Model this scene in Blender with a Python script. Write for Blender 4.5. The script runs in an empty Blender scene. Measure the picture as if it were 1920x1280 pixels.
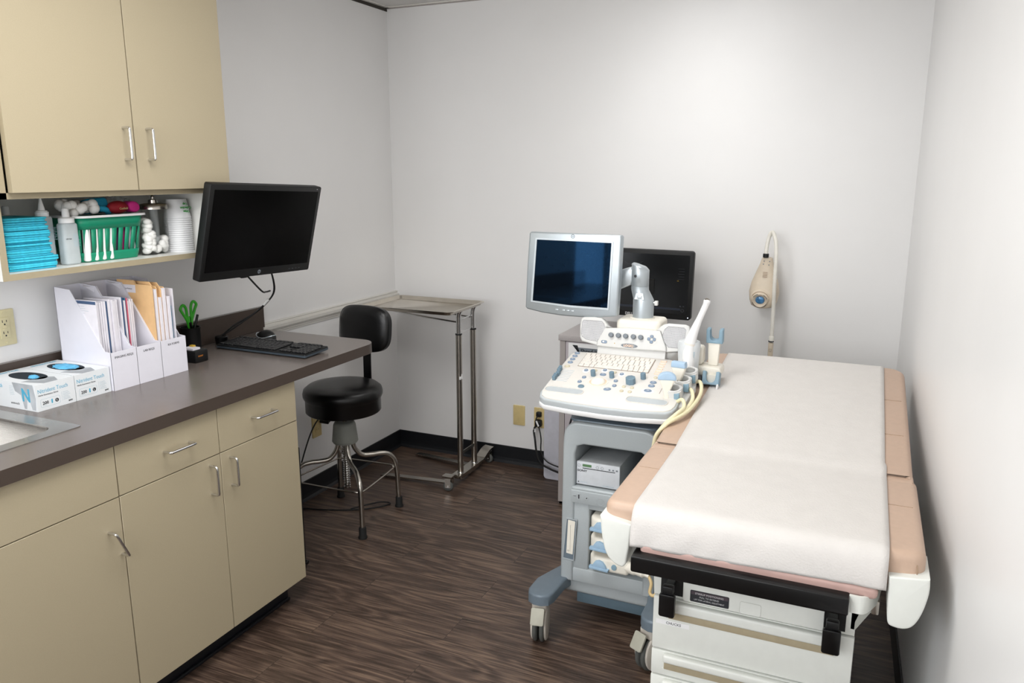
import bpy, bmesh, math, random
from mathutils import Vector, Matrix
random.seed(7)
PI=math.pi; R_=math.radians
C=bpy.context.scene.collection; SC=bpy.context.scene

# ---------------------------------------------------------------- camera
yaw,pitch,roll=R_(-24.1506),R_(-12.144),R_(-0.0286)
fw=Vector((math.sin(yaw)*math.cos(pitch),math.cos(yaw)*math.cos(pitch),math.sin(pitch)))
rt=Vector((math.cos(yaw),-math.sin(yaw),0)); up=rt.cross(fw)
r2=rt*math.cos(roll)+up*math.sin(roll); u2=-rt*math.sin(roll)+up*math.cos(roll)
cd=bpy.data.cameras.new('camera'); cam=bpy.data.objects.new('camera',cd); C.objects.link(cam)
cd.sensor_width=36; cd.lens=1474.93/1920*36; cd.clip_start=.05
cam.matrix_world=Matrix(((r2.x,u2.x,-fw.x,2.4581),(r2.y,u2.y,-fw.y,-3.8365),(r2.z,u2.z,-fw.z,1.6061),(0,0,0,1)))
SC.camera=cam
# ---------------------------------------------------------------- world, light, exposure
SC.view_settings.view_transform='Standard'; SC.view_settings.look='None'
SC.view_settings.gamma=1; SC.view_settings.use_curve_mapping=False; SC.view_settings.exposure=0.33
w=bpy.data.worlds.new('world'); SC.world=w; w.use_nodes=True
w.node_tree.nodes['Background'].inputs[0].default_value=(.5,.55,.6,1); w.node_tree.nodes['Background'].inputs[1].default_value=.1
def area(name,loc,sx,sy,power,col,rot=(0,0,0),spread=180):
    d=bpy.data.lights.new(name,'AREA'); d.shape='RECTANGLE'; d.size=sx; d.size_y=sy; d.energy=power; d.color=col; d.spread=R_(spread)
    o=bpy.data.objects.new(name,d); C.objects.link(o); o.location=loc; o.rotation_euler=rot; return o
H=2.4706
LIGHTS=[((1.74,-.84),.50,1.0,2.0,(1,.985,.96),128),((1.25,-2.55),.60,1.2,15,(1,.985,.955),175)]  # second panel is unseen, added for front fill
for i,((lx,ly),sx,sy,pw,col,sp) in enumerate(LIGHTS):
    area('troffer_glow',(lx,ly,H-.012),sx,sy,pw,col,spread=sp)
# unseen fill lamp added at the rear wall, no doorway is built there
area('rear_fill',(1.25,-4.62,1.80),2.1,1.2,35,(.975,.985,1),rot=(R_(90),0,0))
area('screen_reflect_fill',(.02,-4.38,1.25),1.7,.56,12,(.8,.9,1),rot=(0,R_(-90),0))  # added lamp on the left wall, no window; gives the cart screen its reflection

# ---------------------------------------------------------------- materials
def lin(h):
    if isinstance(h,str): h=[int(h[i:i+2],16)/255 for i in (0,2,4)]
    return tuple(c/12.92 if c<=.04045 else ((c+.055)/1.055)**2.4 for c in h)
def mat(name,col,rough=.5,metal=0,var=.04,vs=40,bump=0,bs=200,coat=0,trans=0,alpha=1,ior=1.45,spec=.5,emit=0,sss=0):
    m=bpy.data.materials.new(name); m.use_nodes=True; nt=m.node_tree; N=nt.nodes; L=nt.links
    b=N['Principled BSDF']; c=lin(col)
    b.inputs['Roughness'].default_value=rough; b.inputs['Metallic'].default_value=metal
    b.inputs['Coat Weight'].default_value=coat; b.inputs['Transmission Weight'].default_value=trans
    b.inputs['IOR'].default_value=ior; b.inputs['Alpha'].default_value=alpha; b.inputs['Specular IOR Level'].default_value=spec
    tc=N.new('ShaderNodeTexCoord'); n=N.new('ShaderNodeTexNoise'); n.inputs['Scale'].default_value=vs; n.inputs['Detail'].default_value=3
    L.new(tc.outputs['Object'],n.inputs['Vector'])
    r=N.new('ShaderNodeValToRGB'); r.color_ramp.elements[0].position=.3; r.color_ramp.elements[1].position=.7
    r.color_ramp.elements[0].color=(*[x*(1-var) for x in c],1); r.color_ramp.elements[1].color=(*[min(1,x*(1+var)) for x in c],1)
    L.new(n.outputs['Fac'],r.inputs['Fac']); L.new(r.outputs['Color'],b.inputs['Base Color'])
    if emit: L.new(r.outputs['Color'],b.inputs['Emission Color']); b.inputs['Emission Strength'].default_value=emit
    if bump:
        n2=N.new('ShaderNodeTexNoise'); n2.inputs['Scale'].default_value=bs; n2.inputs['Detail'].default_value=4; L.new(tc.outputs['Object'],n2.inputs['Vector'])
        bp=N.new('ShaderNodeBump'); bp.inputs['Strength'].default_value=bump; bp.inputs['Distance'].default_value=.002
        L.new(n2.outputs['Fac'],bp.inputs['Height']); L.new(bp.outputs['Normal'],b.inputs['Normal'])
    return m
M={}
def D(k,*a,**kw): M[k]=mat(k,*a,**kw)
D('wall','EBEAE9',.34,var=.012,vs=3,bump=.05,bs=60,spec=.35)
D('ceiling','DAD8D5',.9,var=.03,vs=200,bump=.3,bs=150)
D('trimwhite','DDDAD3',.35,var=.01)
D('base_black','15171B',.45,bump=.05)
D('cab','B0A48A',.45,var=.02,vs=300,bump=.03,bs=400)
D('cab_edge','A89C82',.5,var=.02)
D('gapdark','3A3630',.7)
D('melamine','E6E6E2',.35,var=.01)
D('counter','665D58',.26,var=.05,vs=500,bump=.02,bs=500,spec=1)
D('counter_edge','483D36',.42,var=.04,vs=500)
D('chrome','D8D8D8',.14,1,var=.02)
D('steel','B5B0A8',.27,1,var=.05,vs=30)
D('tray','CFC8BC',.24,1,var=.05,vs=20)
D('blackgloss','070708',.28)
D('blackplastic','08090A',.48,bump=.05)
D('screen','030303',.2,spec=.15)
D('vinyl','0C0C0D',.3,bump=.25,bs=250,var=.08)
D('rubber','161616',.7)
D('bossgrey','8E9089',.5,bump=.03)
D('cart','AEB5B8',.34,metal=.08,var=.02,vs=200)
D('cartdark','6B7883',.38,metal=.08,var=.03)
D('cartskirt','5B6E7A',.5)
D('lightgrey','D6D6D4',.42,var=.01)
D('consoletop','DDD9D3',.45,var=.01)
D('consolegrey','B9BFC2',.42,var=.01)
D('cream','ECE7DB',.42,var=.015)
D('keycream','E6E0D8',.45,var=.01)
D('keygap','9A8C80',.7)
D('beigebtn','CFC6AE',.45)
D('peachbtn','EFCDB4',.45)
D('bluebtn','7F8FA3',.4)
D('blueknob','6F8796',.45)
D('greyknob','747B82',.4)
D('padblue','86A3B4',.5)
D('paleblue','A9C3DB',.4)
D('silver','B4BCC1',.34,metal=.55,var=.015)
D('silverhi','C2C9CD',.32,metal=.4)
D('gescreen','080C12',.04,spec=.33)
M['gescreen'].node_tree.nodes['Principled BSDF'].inputs['Specular Tint'].default_value=(.12,.45,1,1)
D('gereflect','16406A',.25)
D('grille','C4C4C6',.5)
D('grilledark','7C7C80',.7)
D('cable_cream','E6DDB8',.5)
D('cableblack','0D0D0D',.5)
D('printerfront','C9CDD2',.4)
D('printertop','9A9D9F',.45)
D('lcdgreen','5C7F5A',.4)
D('ink','2A2C30',.6)
D('inkblue','4FA9C9',.5)
D('inklight','9DB6C2',.6)
D('white','ECECEC',.5,var=.01)
D('inkwhite','C9C9C9',.6)
D('tan','C0A591',.42,var=.03,vs=60,bump=.12,bs=350)
D('tanpad','B99A92',.45,var=.03)
D('seam','A0876F',.7)
D('tablewhite','DFE1DB',.35,var=.015)
D('tablegrey','B9BAB2',.45)
D('drawerhandle','A89C82',.55)
D('paper','D3CFCB',.75,var=.02,vs=25,bump=.5,bs=220)
D('ivory','D8C38B',.42)
D('ivorypale','DDD3AA',.42)
D('lampbeige','D8CAB6',.45)
D('gooseneck','E8E5DC',.45,bump=.0)
D('bulb','4B86B8',.12,var=.5,vs=60,coat=1)
D('lamin','AFA9A8',.55,var=.12,vs=900)
D('laminpanel','B8B0B4',.5,var=.06,vs=900)
D('laminframe','A39C99',.6,var=.15,vs=900)
D('platewhite','C9C9D2',.45)
D('boxwhite','E3E7EA',.45,var=.01)
D('boxgrey','A9AEB3',.5,var=.3,vs=14)
D('gloveblue','5FB2DC',.6,var=.15,bump=.4,bs=80)
D('boxdark','16222B',.8)
D('filewhite','E2E1EA',.5,var=.01)
D('sheet','E6E3EA',.6,var=.03)
D('sheetblue','40577A',.6)
D('sheetpink','D2687E',.6)
D('sheetteal','2F6E8E',.6)
D('manila','E5BD8A',.6,var=.04)
D('teal','3CC4DE',.75,var=.12,vs=90,bump=.5,bs=120)
D('tealdark','30ABC8',.75,var=.12,vs=90,bump=.5,bs=120)
D('basketgreen','0F8A68',.42,var=.03)
D('greenplastic','3FB52E',.35)
D('cotton','F2F1EE',.95,var=.03,bump=.9,bs=90)
D('bandage','1F94B8',.8,bump=.3)
D('spongered','8A1420',.7,bump=.3)
D('pink','C92B84',.7,bump=.2)
D('purple','6A3A6E',.6)
D('green_text','3FA84A',.5)
D('cup','E9EAEC',.4,alpha=.93)
D('clearplastic','EDF2F4',.18,trans=.75,ior=1.3,alpha=.75)
D('bag','F0F0F4',.15,trans=.7,ior=1.15,alpha=.45)
D('glass','F5F8F8',.03,trans=1,ior=1.2,alpha=.3)
D('translucent','D5DDE0',.3,alpha=.62)
D('casterfork','CFC8BE',.5)
D('tyre','5B5D5A',.6)
D('tread','3A3A3C',.5)
D('orange','D08030',.5)
D('led','E8EEFF',.5,emit=1.2)
D('ledyellow','C9A43A',.5)
D('diffuser','FFFFFF',.6,emit=2.5)
D('keybody','3A434B',.4); D('keyblack','101113',.4)
D('dellscreen','08090B',.18,spec=.3); D('greyline','33363B',.4); D('blueline','18202F',.4)
D('dellscreen','0B0C0E',.22,spec=.4)
D('brakegrey','A9A79A',.5)
D('padblue2','9DBAD2',.45)
D('cable_tan','D9BE8C',.5)
D('plateviolet','4A4046',.5)

D('gelcup','DDE1E3',.35,alpha=.9)
def nodes_floor():
    m=bpy.data.materials.new('plank_floor'); m.use_nodes=True; nt=m.node_tree; N=nt.nodes; L=nt.links; b=N['Principled BSDF']
    tc=N.new('ShaderNodeTexCoord')
    br=N.new('ShaderNodeTexBrick'); br.inputs['Scale'].default_value=1; br.inputs['Brick Width'].default_value=1.22; br.inputs['Row Height'].default_value=.152
    br.inputs['Mortar Size'].default_value=.0009; br.inputs['Mortar Smooth'].default_value=.3; br.offset=.37; br.offset_frequency=2
    br.inputs['Color1'].default_value=(0,0,0,1); br.inputs['Color2'].default_value=(1,1,1,1); br.inputs['Mortar'].default_value=(.5,.5,.5,1)
    L.new(tc.outputs['Object'],br.inputs['Vector'])
    sep=N.new('ShaderNodeSeparateXYZ'); L.new(tc.outputs['Object'],sep.inputs[0])
    fl=N.new('ShaderNodeMath'); fl.operation='DIVIDE'; fl.inputs[1].default_value=.152; L.new(sep.outputs['Y'],fl.inputs[0])
    f2=N.new('ShaderNodeMath'); f2.operation='FLOOR'; L.new(fl.outputs[0],f2.inputs[0])
    w1=N.new('ShaderNodeMath'); w1.operation='MULTIPLY_ADD'; w1.inputs[1].default_value=3.7; L.new(f2.outputs[0],w1.inputs[0])
    bw=N.new('ShaderNodeRGBToBW'); L.new(br.outputs['Color'],bw.inputs[0]); 
    bm_=N.new('ShaderNodeMath'); bm_.operation='MULTIPLY'; bm_.inputs[1].default_value=5; L.new(bw.outputs[0],bm_.inputs[0]); L.new(bm_.outputs[0],w1.inputs[2])
    mp=N.new('ShaderNodeMapping'); mp.inputs['Scale'].default_value=(1.0,6.5,1); L.new(tc.outputs['Object'],mp.inputs['Vector'])
    n=N.new('ShaderNodeTexNoise'); n.noise_dimensions='4D'; n.inputs['Scale'].default_value=1.5; n.inputs['Detail'].default_value=2.5; n.inputs['Roughness'].default_value=.45; n.inputs['Distortion'].default_value=.4
    L.new(mp.outputs[0],n.inputs['Vector']); L.new(w1.outputs[0],n.inputs['W'])
    mu=N.new('ShaderNodeMath'); mu.operation='MULTIPLY'; mu.inputs[1].default_value=60; L.new(n.outputs['Fac'],mu.inputs[0])
    si=N.new('ShaderNodeMath'); si.operation='SINE'; L.new(mu.outputs[0],si.inputs[0])
    mp2=N.new('ShaderNodeMapping'); mp2.inputs['Scale'].default_value=(3,90,1); L.new(tc.outputs['Object'],mp2.inputs['Vector'])
    n2=N.new('ShaderNodeTexNoise'); n2.noise_dimensions='4D'; n2.inputs['Scale'].default_value=2; n2.inputs['Detail'].default_value=4; L.new(mp2.outputs[0],n2.inputs['Vector']); L.new(w1.outputs[0],n2.inputs['W'])
    a=N.new('ShaderNodeMath'); a.operation='MULTIPLY_ADD'; a.inputs[1].default_value=.10; a.inputs[2].default_value=0; L.new(si.outputs[0],a.inputs[0])
    a2=N.new('ShaderNodeMath'); a2.operation='ADD'; L.new(a.outputs[0],a2.inputs[0]); L.new(n2.outputs['Fac'],a2.inputs[1])
    n3=N.new('ShaderNodeMath'); n3.operation='MULTIPLY_ADD'; n3.inputs[1].default_value=.45; n3.inputs[2].default_value=-.225; L.new(n.outputs['Fac'],n3.inputs[0])
    a3=N.new('ShaderNodeMath'); a3.operation='ADD'; L.new(a2.outputs[0],a3.inputs[0]); L.new(n3.outputs[0],a3.inputs[1])
    r=N.new('ShaderNodeValToRGB'); e=r.color_ramp.elements; e[0].position=.27; e[0].color=(*lin('33271F'),1); e[1].position=.78; e[1].color=(*lin('746051'),1)
    x=r.color_ramp.elements.new(.5); x.color=(*lin('4F3F36'),1)
    L.new(a3.outputs[0],r.inputs['Fac'])
    mx=N.new('ShaderNodeMix'); mx.data_type='RGBA'; mx.inputs[7].default_value=(.02,.014,.011,1); L.new(br.outputs['Fac'],mx.inputs[0]); L.new(r.outputs['Color'],mx.inputs[6]); L.new(mx.outputs[2],b.inputs['Base Color'])
    b.inputs['Roughness'].default_value=.42
    bp=N.new('ShaderNodeBump'); bp.inputs['Strength'].default_value=.15; bp.inputs['Distance'].default_value=.002; L.new(a2.outputs[0],bp.inputs['Height']); L.new(bp.outputs['Normal'],b.inputs['Normal'])
    return m
M['floor']=nodes_floor()
def nodes_brushed():
    m=bpy.data.materials.new('brushed_steel'); m.use_nodes=True; nt=m.node_tree; N=nt.nodes; L=nt.links; b=N['Principled BSDF']
    tc=N.new('ShaderNodeTexCoord'); mp=N.new('ShaderNodeMapping'); mp.inputs['Scale'].default_value=(4,4,400); L.new(tc.outputs['Object'],mp.inputs[0])
    n=N.new('ShaderNodeTexNoise'); n.inputs['Scale'].default_value=3; L.new(mp.outputs[0],n.inputs[0])
    r=N.new('ShaderNodeMapRange'); r.inputs[3].default_value=.2; r.inputs[4].default_value=.38; L.new(n.outputs['Fac'],r.inputs[0]); L.new(r.outputs[0],b.inputs['Roughness'])
    b.inputs['Base Color'].default_value=(*lin('B9B7B4'),1); b.inputs['Metallic'].default_value=1
    return m
M['brushed']=nodes_brushed()

# ---------------------------------------------------------------- geometry helpers
def V(*a): return Vector(a)
def frame(o,x,y):
    x=Vector(x).normalized(); y=Vector(y); y=(y-x*y.dot(x)).normalized(); z=x.cross(y)
    return Matrix(((x.x,y.x,z.x,o[0]),(x.y,y.y,z.y,o[1]),(x.z,y.z,z.z,o[2]),(0,0,0,1)))
def FY(x=0,y=0,z=0): return frame((x,y,z),(1,0,0),(0,0,1))      # faces -y; local x->x, y->z, z->-y
def FX(x=0,y=0,z=0): return frame((x,y,z),(0,1,0),(0,0,1))      # faces +x; local x->y, y->z, z->+x
def FZ(x=0,y=0,z=0,rz=0): return Matrix.Translation((x,y,z))@Matrix.Rotation(rz,4,'Z')
def rr(x0,y0,x1,y1,r,n=5):
    rs=r if isinstance(r,(list,tuple)) else [r]*4
    P=[]
    for (cx,cy,a0,q) in ((x1-rs[0],y0+rs[0],-PI/2,rs[0]),(x1-rs[1],y1-rs[1],0,rs[1]),(x0+rs[2],y1-rs[2],PI/2,rs[2]),(x0+rs[3],y0+rs[3],PI,rs[3])):
        if q<=1e-6: P.append((cx,cy)); continue
        for i in range(n+1): a=a0+PI/2*i/n; P.append((cx+q*math.cos(a),cy+q*math.sin(a)))
    return P
def ell(cx,cy,a,b,n=20,rot=0):
    return [(cx+a*math.cos(t)*math.cos(rot)-b*math.sin(t)*math.sin(rot),cy+a*math.cos(t)*math.sin(rot)+b*math.sin(t)*math.cos(rot)) for t in [2*PI*i/n for i in range(n)]]
def cr(P,n=6,closed=False):
    P=[Vector(p) for p in P]; out=[]; k=len(P)
    for i in range(k if closed else k-1):
        g=lambda j:P[j%k] if closed else P[max(0,min(k-1,j))]
        a,b,c,d=g(i-1),g(i),g(i+1),g(i+2)
        for s in range(n):
            t=s/n; out.append(.5*((2*b)+(c-a)*t+(2*a-5*b+4*c-d)*t*t+(3*b-a-3*c+d)*t**3))
    if not closed: out.append(P[-1])
    return out
class G:
    def __init__(s): s.b=bmesh.new(); s.mats=[]
    def mi(s,m):
        if m not in s.mats: s.mats.append(m)
        return s.mats.index(m)
    def add(s,t,m,T=None):
        k=s.mi(m)
        for f in t.faces: f.material_index=k
        if T is not None: bmesh.ops.transform(t,matrix=T,verts=t.verts)
        me=bpy.data.meshes.new('t'); t.to_mesh(me); t.free(); s.b.from_mesh(me); bpy.data.meshes.remove(me); return s
    def box(s,a,b,m,bev=0,seg=2,T=None):
        t=bmesh.new(); bmesh.ops.create_cube(t,size=1)
        for v in t.verts: v.co=Vector([a[i]+(v.co[i]+.5)*(b[i]-a[i]) for i in range(3)])
        if bev: bmesh.ops.bevel(t,geom=t.edges[:],offset=bev,segments=seg,profile=.5,affect='EDGES')
        return s.add(t,m,T)
    def prism(s,P,z0,z1,m,T=None,bev=0,seg=2,both=False):
        t=bmesh.new(); n=len(P)
        A=[t.verts.new((p[0],p[1],z0)) for p in P]; B=[t.verts.new((p[0],p[1],z1)) for p in P]
        t.faces.new(A[::-1]); t.faces.new(B)
        for i in range(n): t.faces.new((A[i],A[(i+1)%n],B[(i+1)%n],B[i]))
        bmesh.ops.recalc_face_normals(t,faces=t.faces[:])
        if bev:
            t.edges.ensure_lookup_table()
            E=[e for e in t.edges if (abs(e.verts[0].co.z-z1)<1e-7 and abs(e.verts[1].co.z-z1)<1e-7) or (both and abs(e.verts[0].co.z-z0)<1e-7 and abs(e.verts[1].co.z-z0)<1e-7)]
            bmesh.ops.bevel(t,geom=E,offset=bev,segments=seg,profile=.5,affect='EDGES')
        return s.add(t,m,T)
    def ring(s,P,Q,z0,z1,m,T=None):   # tube between outer P and inner Q outlines (same count)
        t=bmesh.new(); n=len(P)
        o0=[t.verts.new((*p,z0)) for p in P]; o1=[t.verts.new((*p,z1)) for p in P]; i0=[t.verts.new((*p,z0)) for p in Q]; i1=[t.verts.new((*p,z1)) for p in Q]
        for i in range(n):
            j=(i+1)%n
            t.faces.new((o0[i],o0[j],o1[j],o1[i])); t.faces.new((i0[j],i0[i],i1[i],i1[j])); t.faces.new((o1[i],o1[j],i1[j],i1[i])); t.faces.new((o0[j],o0[i],i0[i],i0[j]))
        bmesh.ops.recalc_face_normals(t,faces=t.faces[:])
        return s.add(t,m,T)
    def lathe(s,P,m,T=None,n=28,cap=True):
        t=bmesh.new(); L=[]
        for (r,z) in P:
            L.append([t.verts.new((r*math.cos(2*PI*i/n),r*math.sin(2*PI*i/n),z)) for i in range(n)] if r>1e-6 else [t.verts.new((0,0,z))])
        for a,b in zip(L,L[1:]):
            for i in range(n):
                j=(i+1)%n
                if len(a)==1 and len(b)==1: continue
                if len(a)==1: t.faces.new((a[0],b[j],b[i]))
                elif len(b)==1: t.faces.new((a[i],a[j],b[0]))
                else: t.faces.new((a[i],a[j],b[j],b[i]))
        if cap:
            if len(L[0])>1: t.faces.new(L[0][::-1])
            if len(L[-1])>1: t.faces.new(L[-1])
        bmesh.ops.recalc_face_normals(t,faces=t.faces[:])
        return s.add(t,m,T)
    def cyl(s,p,q,r,m,r2=None,n=20,bev=0):
        p=Vector(p);q=Vector(q);d=q-p; T=Matrix.Translation(p)@d.to_track_quat('Z','Y').to_matrix().to_4x4()
        l=d.length; r2=r if r2 is None else r2
        P=[(r,0),(r2,l)] if not bev else [(r-bev,0),(r,bev),(r2,l-bev),(r2-bev,l)]
        return s.lathe(P,m,T,n)
    def tube(s,P,r,m,n=10,closed=False,prof=None):
        P=[Vector(p) for p in P]; k=len(P); t=bmesh.new(); rings=[]; nrm=None
        rs=r if isinstance(r,(list,tuple)) else [r]*k
        for i in range(k):
            a=P[(i-1)%k] if closed else P[max(i-1,0)]; b=P[(i+1)%k] if closed else P[min(i+1,k-1)]
            d=(b-a).normalized()
            if nrm is None:
                nrm=d.orthogonal().normalized()
                if prof and abs(d.z)<.9: nrm=(Vector((0,0,1))-d*d.z).normalized()
            nrm=(nrm-d*nrm.dot(d)).normalized(); bi=d.cross(nrm)
            if prof: rings.append([t.verts.new(P[i]+nrm*y+bi*x) for x,y in prof])
            else: rings.append([t.verts.new(P[i]+(nrm*math.cos(2*PI*j/n)+bi*math.sin(2*PI*j/n))*rs[i]) for j in range(n)])
        n=len(rings[0])
        for i in range(k if closed else k-1):
            A=rings[i];B=rings[(i+1)%k]
            for j in range(n): t.faces.new((A[j],A[(j+1)%n],B[(j+1)%n],B[j]))
        if not closed: t.faces.new(rings[0][::-1]); t.faces.new(rings[-1])
        bmesh.ops.recalc_face_normals(t,faces=t.faces[:])
        return s.add(t,m)
    def ball(s,c,r,m,T=None,u=20,v=12):
        r=r if isinstance(r,(list,tuple)) else (r,r,r); t=bmesh.new(); bmesh.ops.create_uvsphere(t,u_segments=u,v_segments=v,radius=1)
        for q in t.verts: q.co=Vector((c[0]+q.co.x*r[0],c[1]+q.co.y*r[1],c[2]+q.co.z*r[2]))
        return s.add(t,m,T)
    def poly(s,P,m,T=None):
        t=bmesh.new(); t.faces.new([t.verts.new((p[0],p[1],p[2] if len(p)>2 else 0)) for p in P]); return s.add(t,m,T)
    def text(s,txt,size,T,m,x=0,y=0,al='LEFT',sx=1,ext=.0002,bold=0):
        c=bpy.data.curves.new('t','FONT'); c.body=txt; c.size=size; c.align_x=al; c.extrude=ext; c.resolution_u=2; c.offset=bold
        o=bpy.data.objects.new('t',c); C.objects.link(o); bpy.context.view_layer.update()
        me=bpy.data.meshes.new_from_object(o.evaluated_get(bpy.context.evaluated_depsgraph_get())); t=bmesh.new(); t.from_mesh(me)
        bpy.data.objects.remove(o); bpy.data.curves.remove(c); bpy.data.meshes.remove(me)
        for q in t.verts: q.co=Vector((q.co.x*sx+x,q.co.y+y,q.co.z+.0002))
        return s.add(t,m,T)
ORG={}
def ob(name,g,parent=None,org=None,smooth=38,label=None,cat=None,group=None,kind=None):
    bm=g.b
    if parent is not None: o=ORG[parent.name]
    elif org is not None: o=Vector(org)
    else:
        xs=[v.co for v in bm.verts]; o=Vector(((min(v.x for v in xs)+max(v.x for v in xs))/2,(min(v.y for v in xs)+max(v.y for v in xs))/2,min(v.z for v in xs)))
    bmesh.ops.translate(bm,vec=-o,verts=bm.verts)
    me=bpy.data.meshes.new(name); bm.to_mesh(me); bm.free()
    for k in g.mats: me.materials.append(M[k])
    if smooth:
        for p in me.polygons: p.use_smooth=True
        me.set_sharp_from_angle(angle=R_(smooth))
    x=bpy.data.objects.new(name,me); C.objects.link(x)
    if parent is not None: x.parent=parent
    else: x.location=o
    ORG[x.name]=o
    tag(x,label,cat,group,kind); return x
def tag(x,label=None,cat=None,group=None,kind=None):
    for k,v in (('label',label),('category',cat),('group',group),('kind',kind)):
        if v: x[k]=v
def thing(name,loc,label,cat,group=None):
    e=bpy.data.objects.new(name,None); C.objects.link(e); e.location=loc; e.empty_display_size=.1; ORG[e.name]=Vector(loc); tag(e,label,cat,group); return e
def dup(root,dloc=(0,0,0),rz=None,label=None):
    r=root.copy(); C.objects.link(r); r.location=root.location+Vector(dloc)
    if rz is not None: r.rotation_euler=(0,0,rz)
    ORG[r.name]=ORG[root.name]
    if label: r['label']=label
    for ch in list(root.children):
        c=ch.copy(); C.objects.link(c); c.parent=r
        for g2 in ch.children: d=g2.copy(); C.objects.link(d); d.parent=c
    return r
def struct(name,g): return ob(name,g,org=(0,0,0),smooth=0,kind='structure')

# ================================================================ ROOM SHELL
W=2.632; YB=-4.7; KX=.03          # right wall is a touch out of square
def wx(y): return W+KX*abs(y)
g=G(); g.box((-.1,YB-.1,-.1),(2.95,.1,0),'floor'); struct('floor',g)
g=G()
holes=[(lx-sx/2-.02,lx+sx/2+.02,ly-sy/2-.02,ly+sy/2+.02) for (lx,ly),sx,sy,*_ in LIGHTS]
g.box((-.1,YB-.1,H),(2.95,.1,H+.08),'ceiling'); struct('ceiling',g)
g=G(); g.box((-.1,0,0),(2.95,.1,H),'wall'); struct('wall_back',g)
g=G(); g.box((-.1,YB,0),(0,0,H),'wall'); struct('wall_left',g)
g=G(); g.prism([(W,0),(wx(YB),YB),(wx(YB)+.1,YB),(W+.1,0)],0,H,'wall'); struct('wall_right',g)
g=G(); g.box((-.1,YB-.1,0),(2.95,YB,H),'wall'); struct('wall_front',g)
bprof=[(0,0),(.018,0),(.015,.006),(.009,.014),(.006,.03),(.0055,.096),(.0035,.0983),(0,.0983)]
def sweep(P,x0,x1,m,T):
    g=G(); g.prism(P,x0,x1,m,T); return g
# local: x = out of wall, y = up, z = along
struct('baseboard_back',sweep(bprof,0.0,2.632,'base_black',frame((0,0,0),(0,-1,0),(0,0,1))))       # z=-x ... mirrored below
bpy.data.objects['baseboard_back'].data.transform(Matrix.Diagonal((-1,1,1,1))); bpy.data.objects['baseboard_back'].data.flip_normals()
struct('baseboard_left',sweep(bprof,0,1.6456,'base_black',frame((0,0,0),(1,0,0),(0,0,1))))
t_=bpy.data.objects['baseboard_left']
g=G(); g.prism([(W,0),(wx(4.6),-4.6),(wx(4.6)-.006,-4.6),(W-.006,0)],0,.098,'base_black'); struct('baseboard_right',g)
cprof=[(0,0),(.006,0),(.008,.008),(.012,.012),(.013,.016),(.024,.03),(.026,.044),(.014,.05),(.012,.0545),(.018,.058),(.016,.062),(0,.062)]
struct('trim_1',sweep([(a,b+.878) for a,b in cprof],0,1.13,'trimwhite',frame((0,0,0),(1,0,0),(0,0,1))))
g=G(); g.box((0,YB,H-.022),(.003,0,H-.006),'gapdark'); g.box((0,YB,H-.006),(.022,0,H-.0005),'trimwhite'); g.box((0,-.022,H-.006),(W,0,H-.0005),'trimwhite'); g.box((0,-.004,H-.010),(W,0,H-.006),'laminframe'); struct('trim_2',g)

for i,((lx,ly),sx,sy,*_) in enumerate(LIGHTS):
    t=thing('ceiling_light',(lx,ly,H),['flat rectangular ceiling light panel near the back wall','unseen flat ceiling light panel added for front fill, nearer the sink end'][i],'ceiling light')
    g=G(); a,b=sx/2+.03,sy/2+.03
    g.ring([(lx-a,ly-b),(lx+a,ly-b),(lx+a,ly+b),(lx-a,ly+b)],[(lx-a+.03,ly-b+.03),(lx+a-.03,ly-b+.03),(lx+a-.03,ly+b-.03),(lx-a+.03,ly+b-.03)],H-.010,H-.0005,'trimwhite'); ob('frame',g,t)
    g=G(); g.box((lx-sx/2,ly-sy/2,H-.008),(lx+sx/2,ly+sy/2,H-.0008),'diffuser'); ob('diffuser',g,t)

# ================================================================ WALL PLATES
def plate(name,T,mat_,kind,label,cat,org,group=None):
    t=thing(name,org,label,cat,group)
    g=G(); g.prism(rr(-.035,-.0572,.035,.0572,.004),0,.006,mat_,T,bev=.0025); p=ob('cover_plate',g,t)
    for s in (-1,1):
        g=G(); g.lathe([(.0035,.0058),(.0035,.0072),(0,.0074)],'ivorypale' if kind!='x' else mat_,T@Matrix.Translation((0,s*.048,0)),10); ob('screw',g,p)
    if kind=='gfci':
        g=G(); g.prism(rr(-.0165,-.033,.0165,.033,.002),.006,.0085,mat_,T,bev=.001)
        for s in (-1,1):
            for dx,h in ((-.0065,.008),(.0065,.0065)): g.box((dx-.001,s*.018-h/2+.003,.0084),(dx+.001,s*.018+h/2+.003,.0088),'ink',T=T)
            g.lathe([(.0026,.0084),(.0026,.0088)],'ink',T@Matrix.Translation((0,s*.018-.007,0)),12)
        for s in (-1,1): g.box((-.007,s*.0035-.0025,.0084),(.007,s*.0035+.0025,.0094),'ivorypale',T=T,bev=.0004)
        ob('socket_face',g,t)
    if kind=='duplex':
        g=G()
        for s in (-1,1):
            g.prism(rr(-.016,s*.0195-.014,.016,s*.0195+.014,.008),.006,.008,mat_,T,bev=.0008)
            for dx in (-.0065,.0065): g.box((dx-.001,s*.0195-.001,.0079),(dx+.001,s*.0195+.007,.0083),'ink',T=T)
        ob('socket_face',g,t)
    return t
plate('gfci_outlet',FX(0,-2.272,1.128),'ivorypale','gfci','cream double outlet with test buttons on wall above glove boxes','outlet',(0,-2.272,1.07))
plate('blank_wall_plate',FY(.782,0,.287),'ivory','x','plain yellow-beige cover plate low on back wall, without any cords','wall plate',(.782,0,.23))
plate('wall_outlet',FY(.9075,0,.288),'ivory','duplex','yellow-beige outlet low on back wall with two black plugs in it','outlet',(.9075,0,.23))
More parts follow.
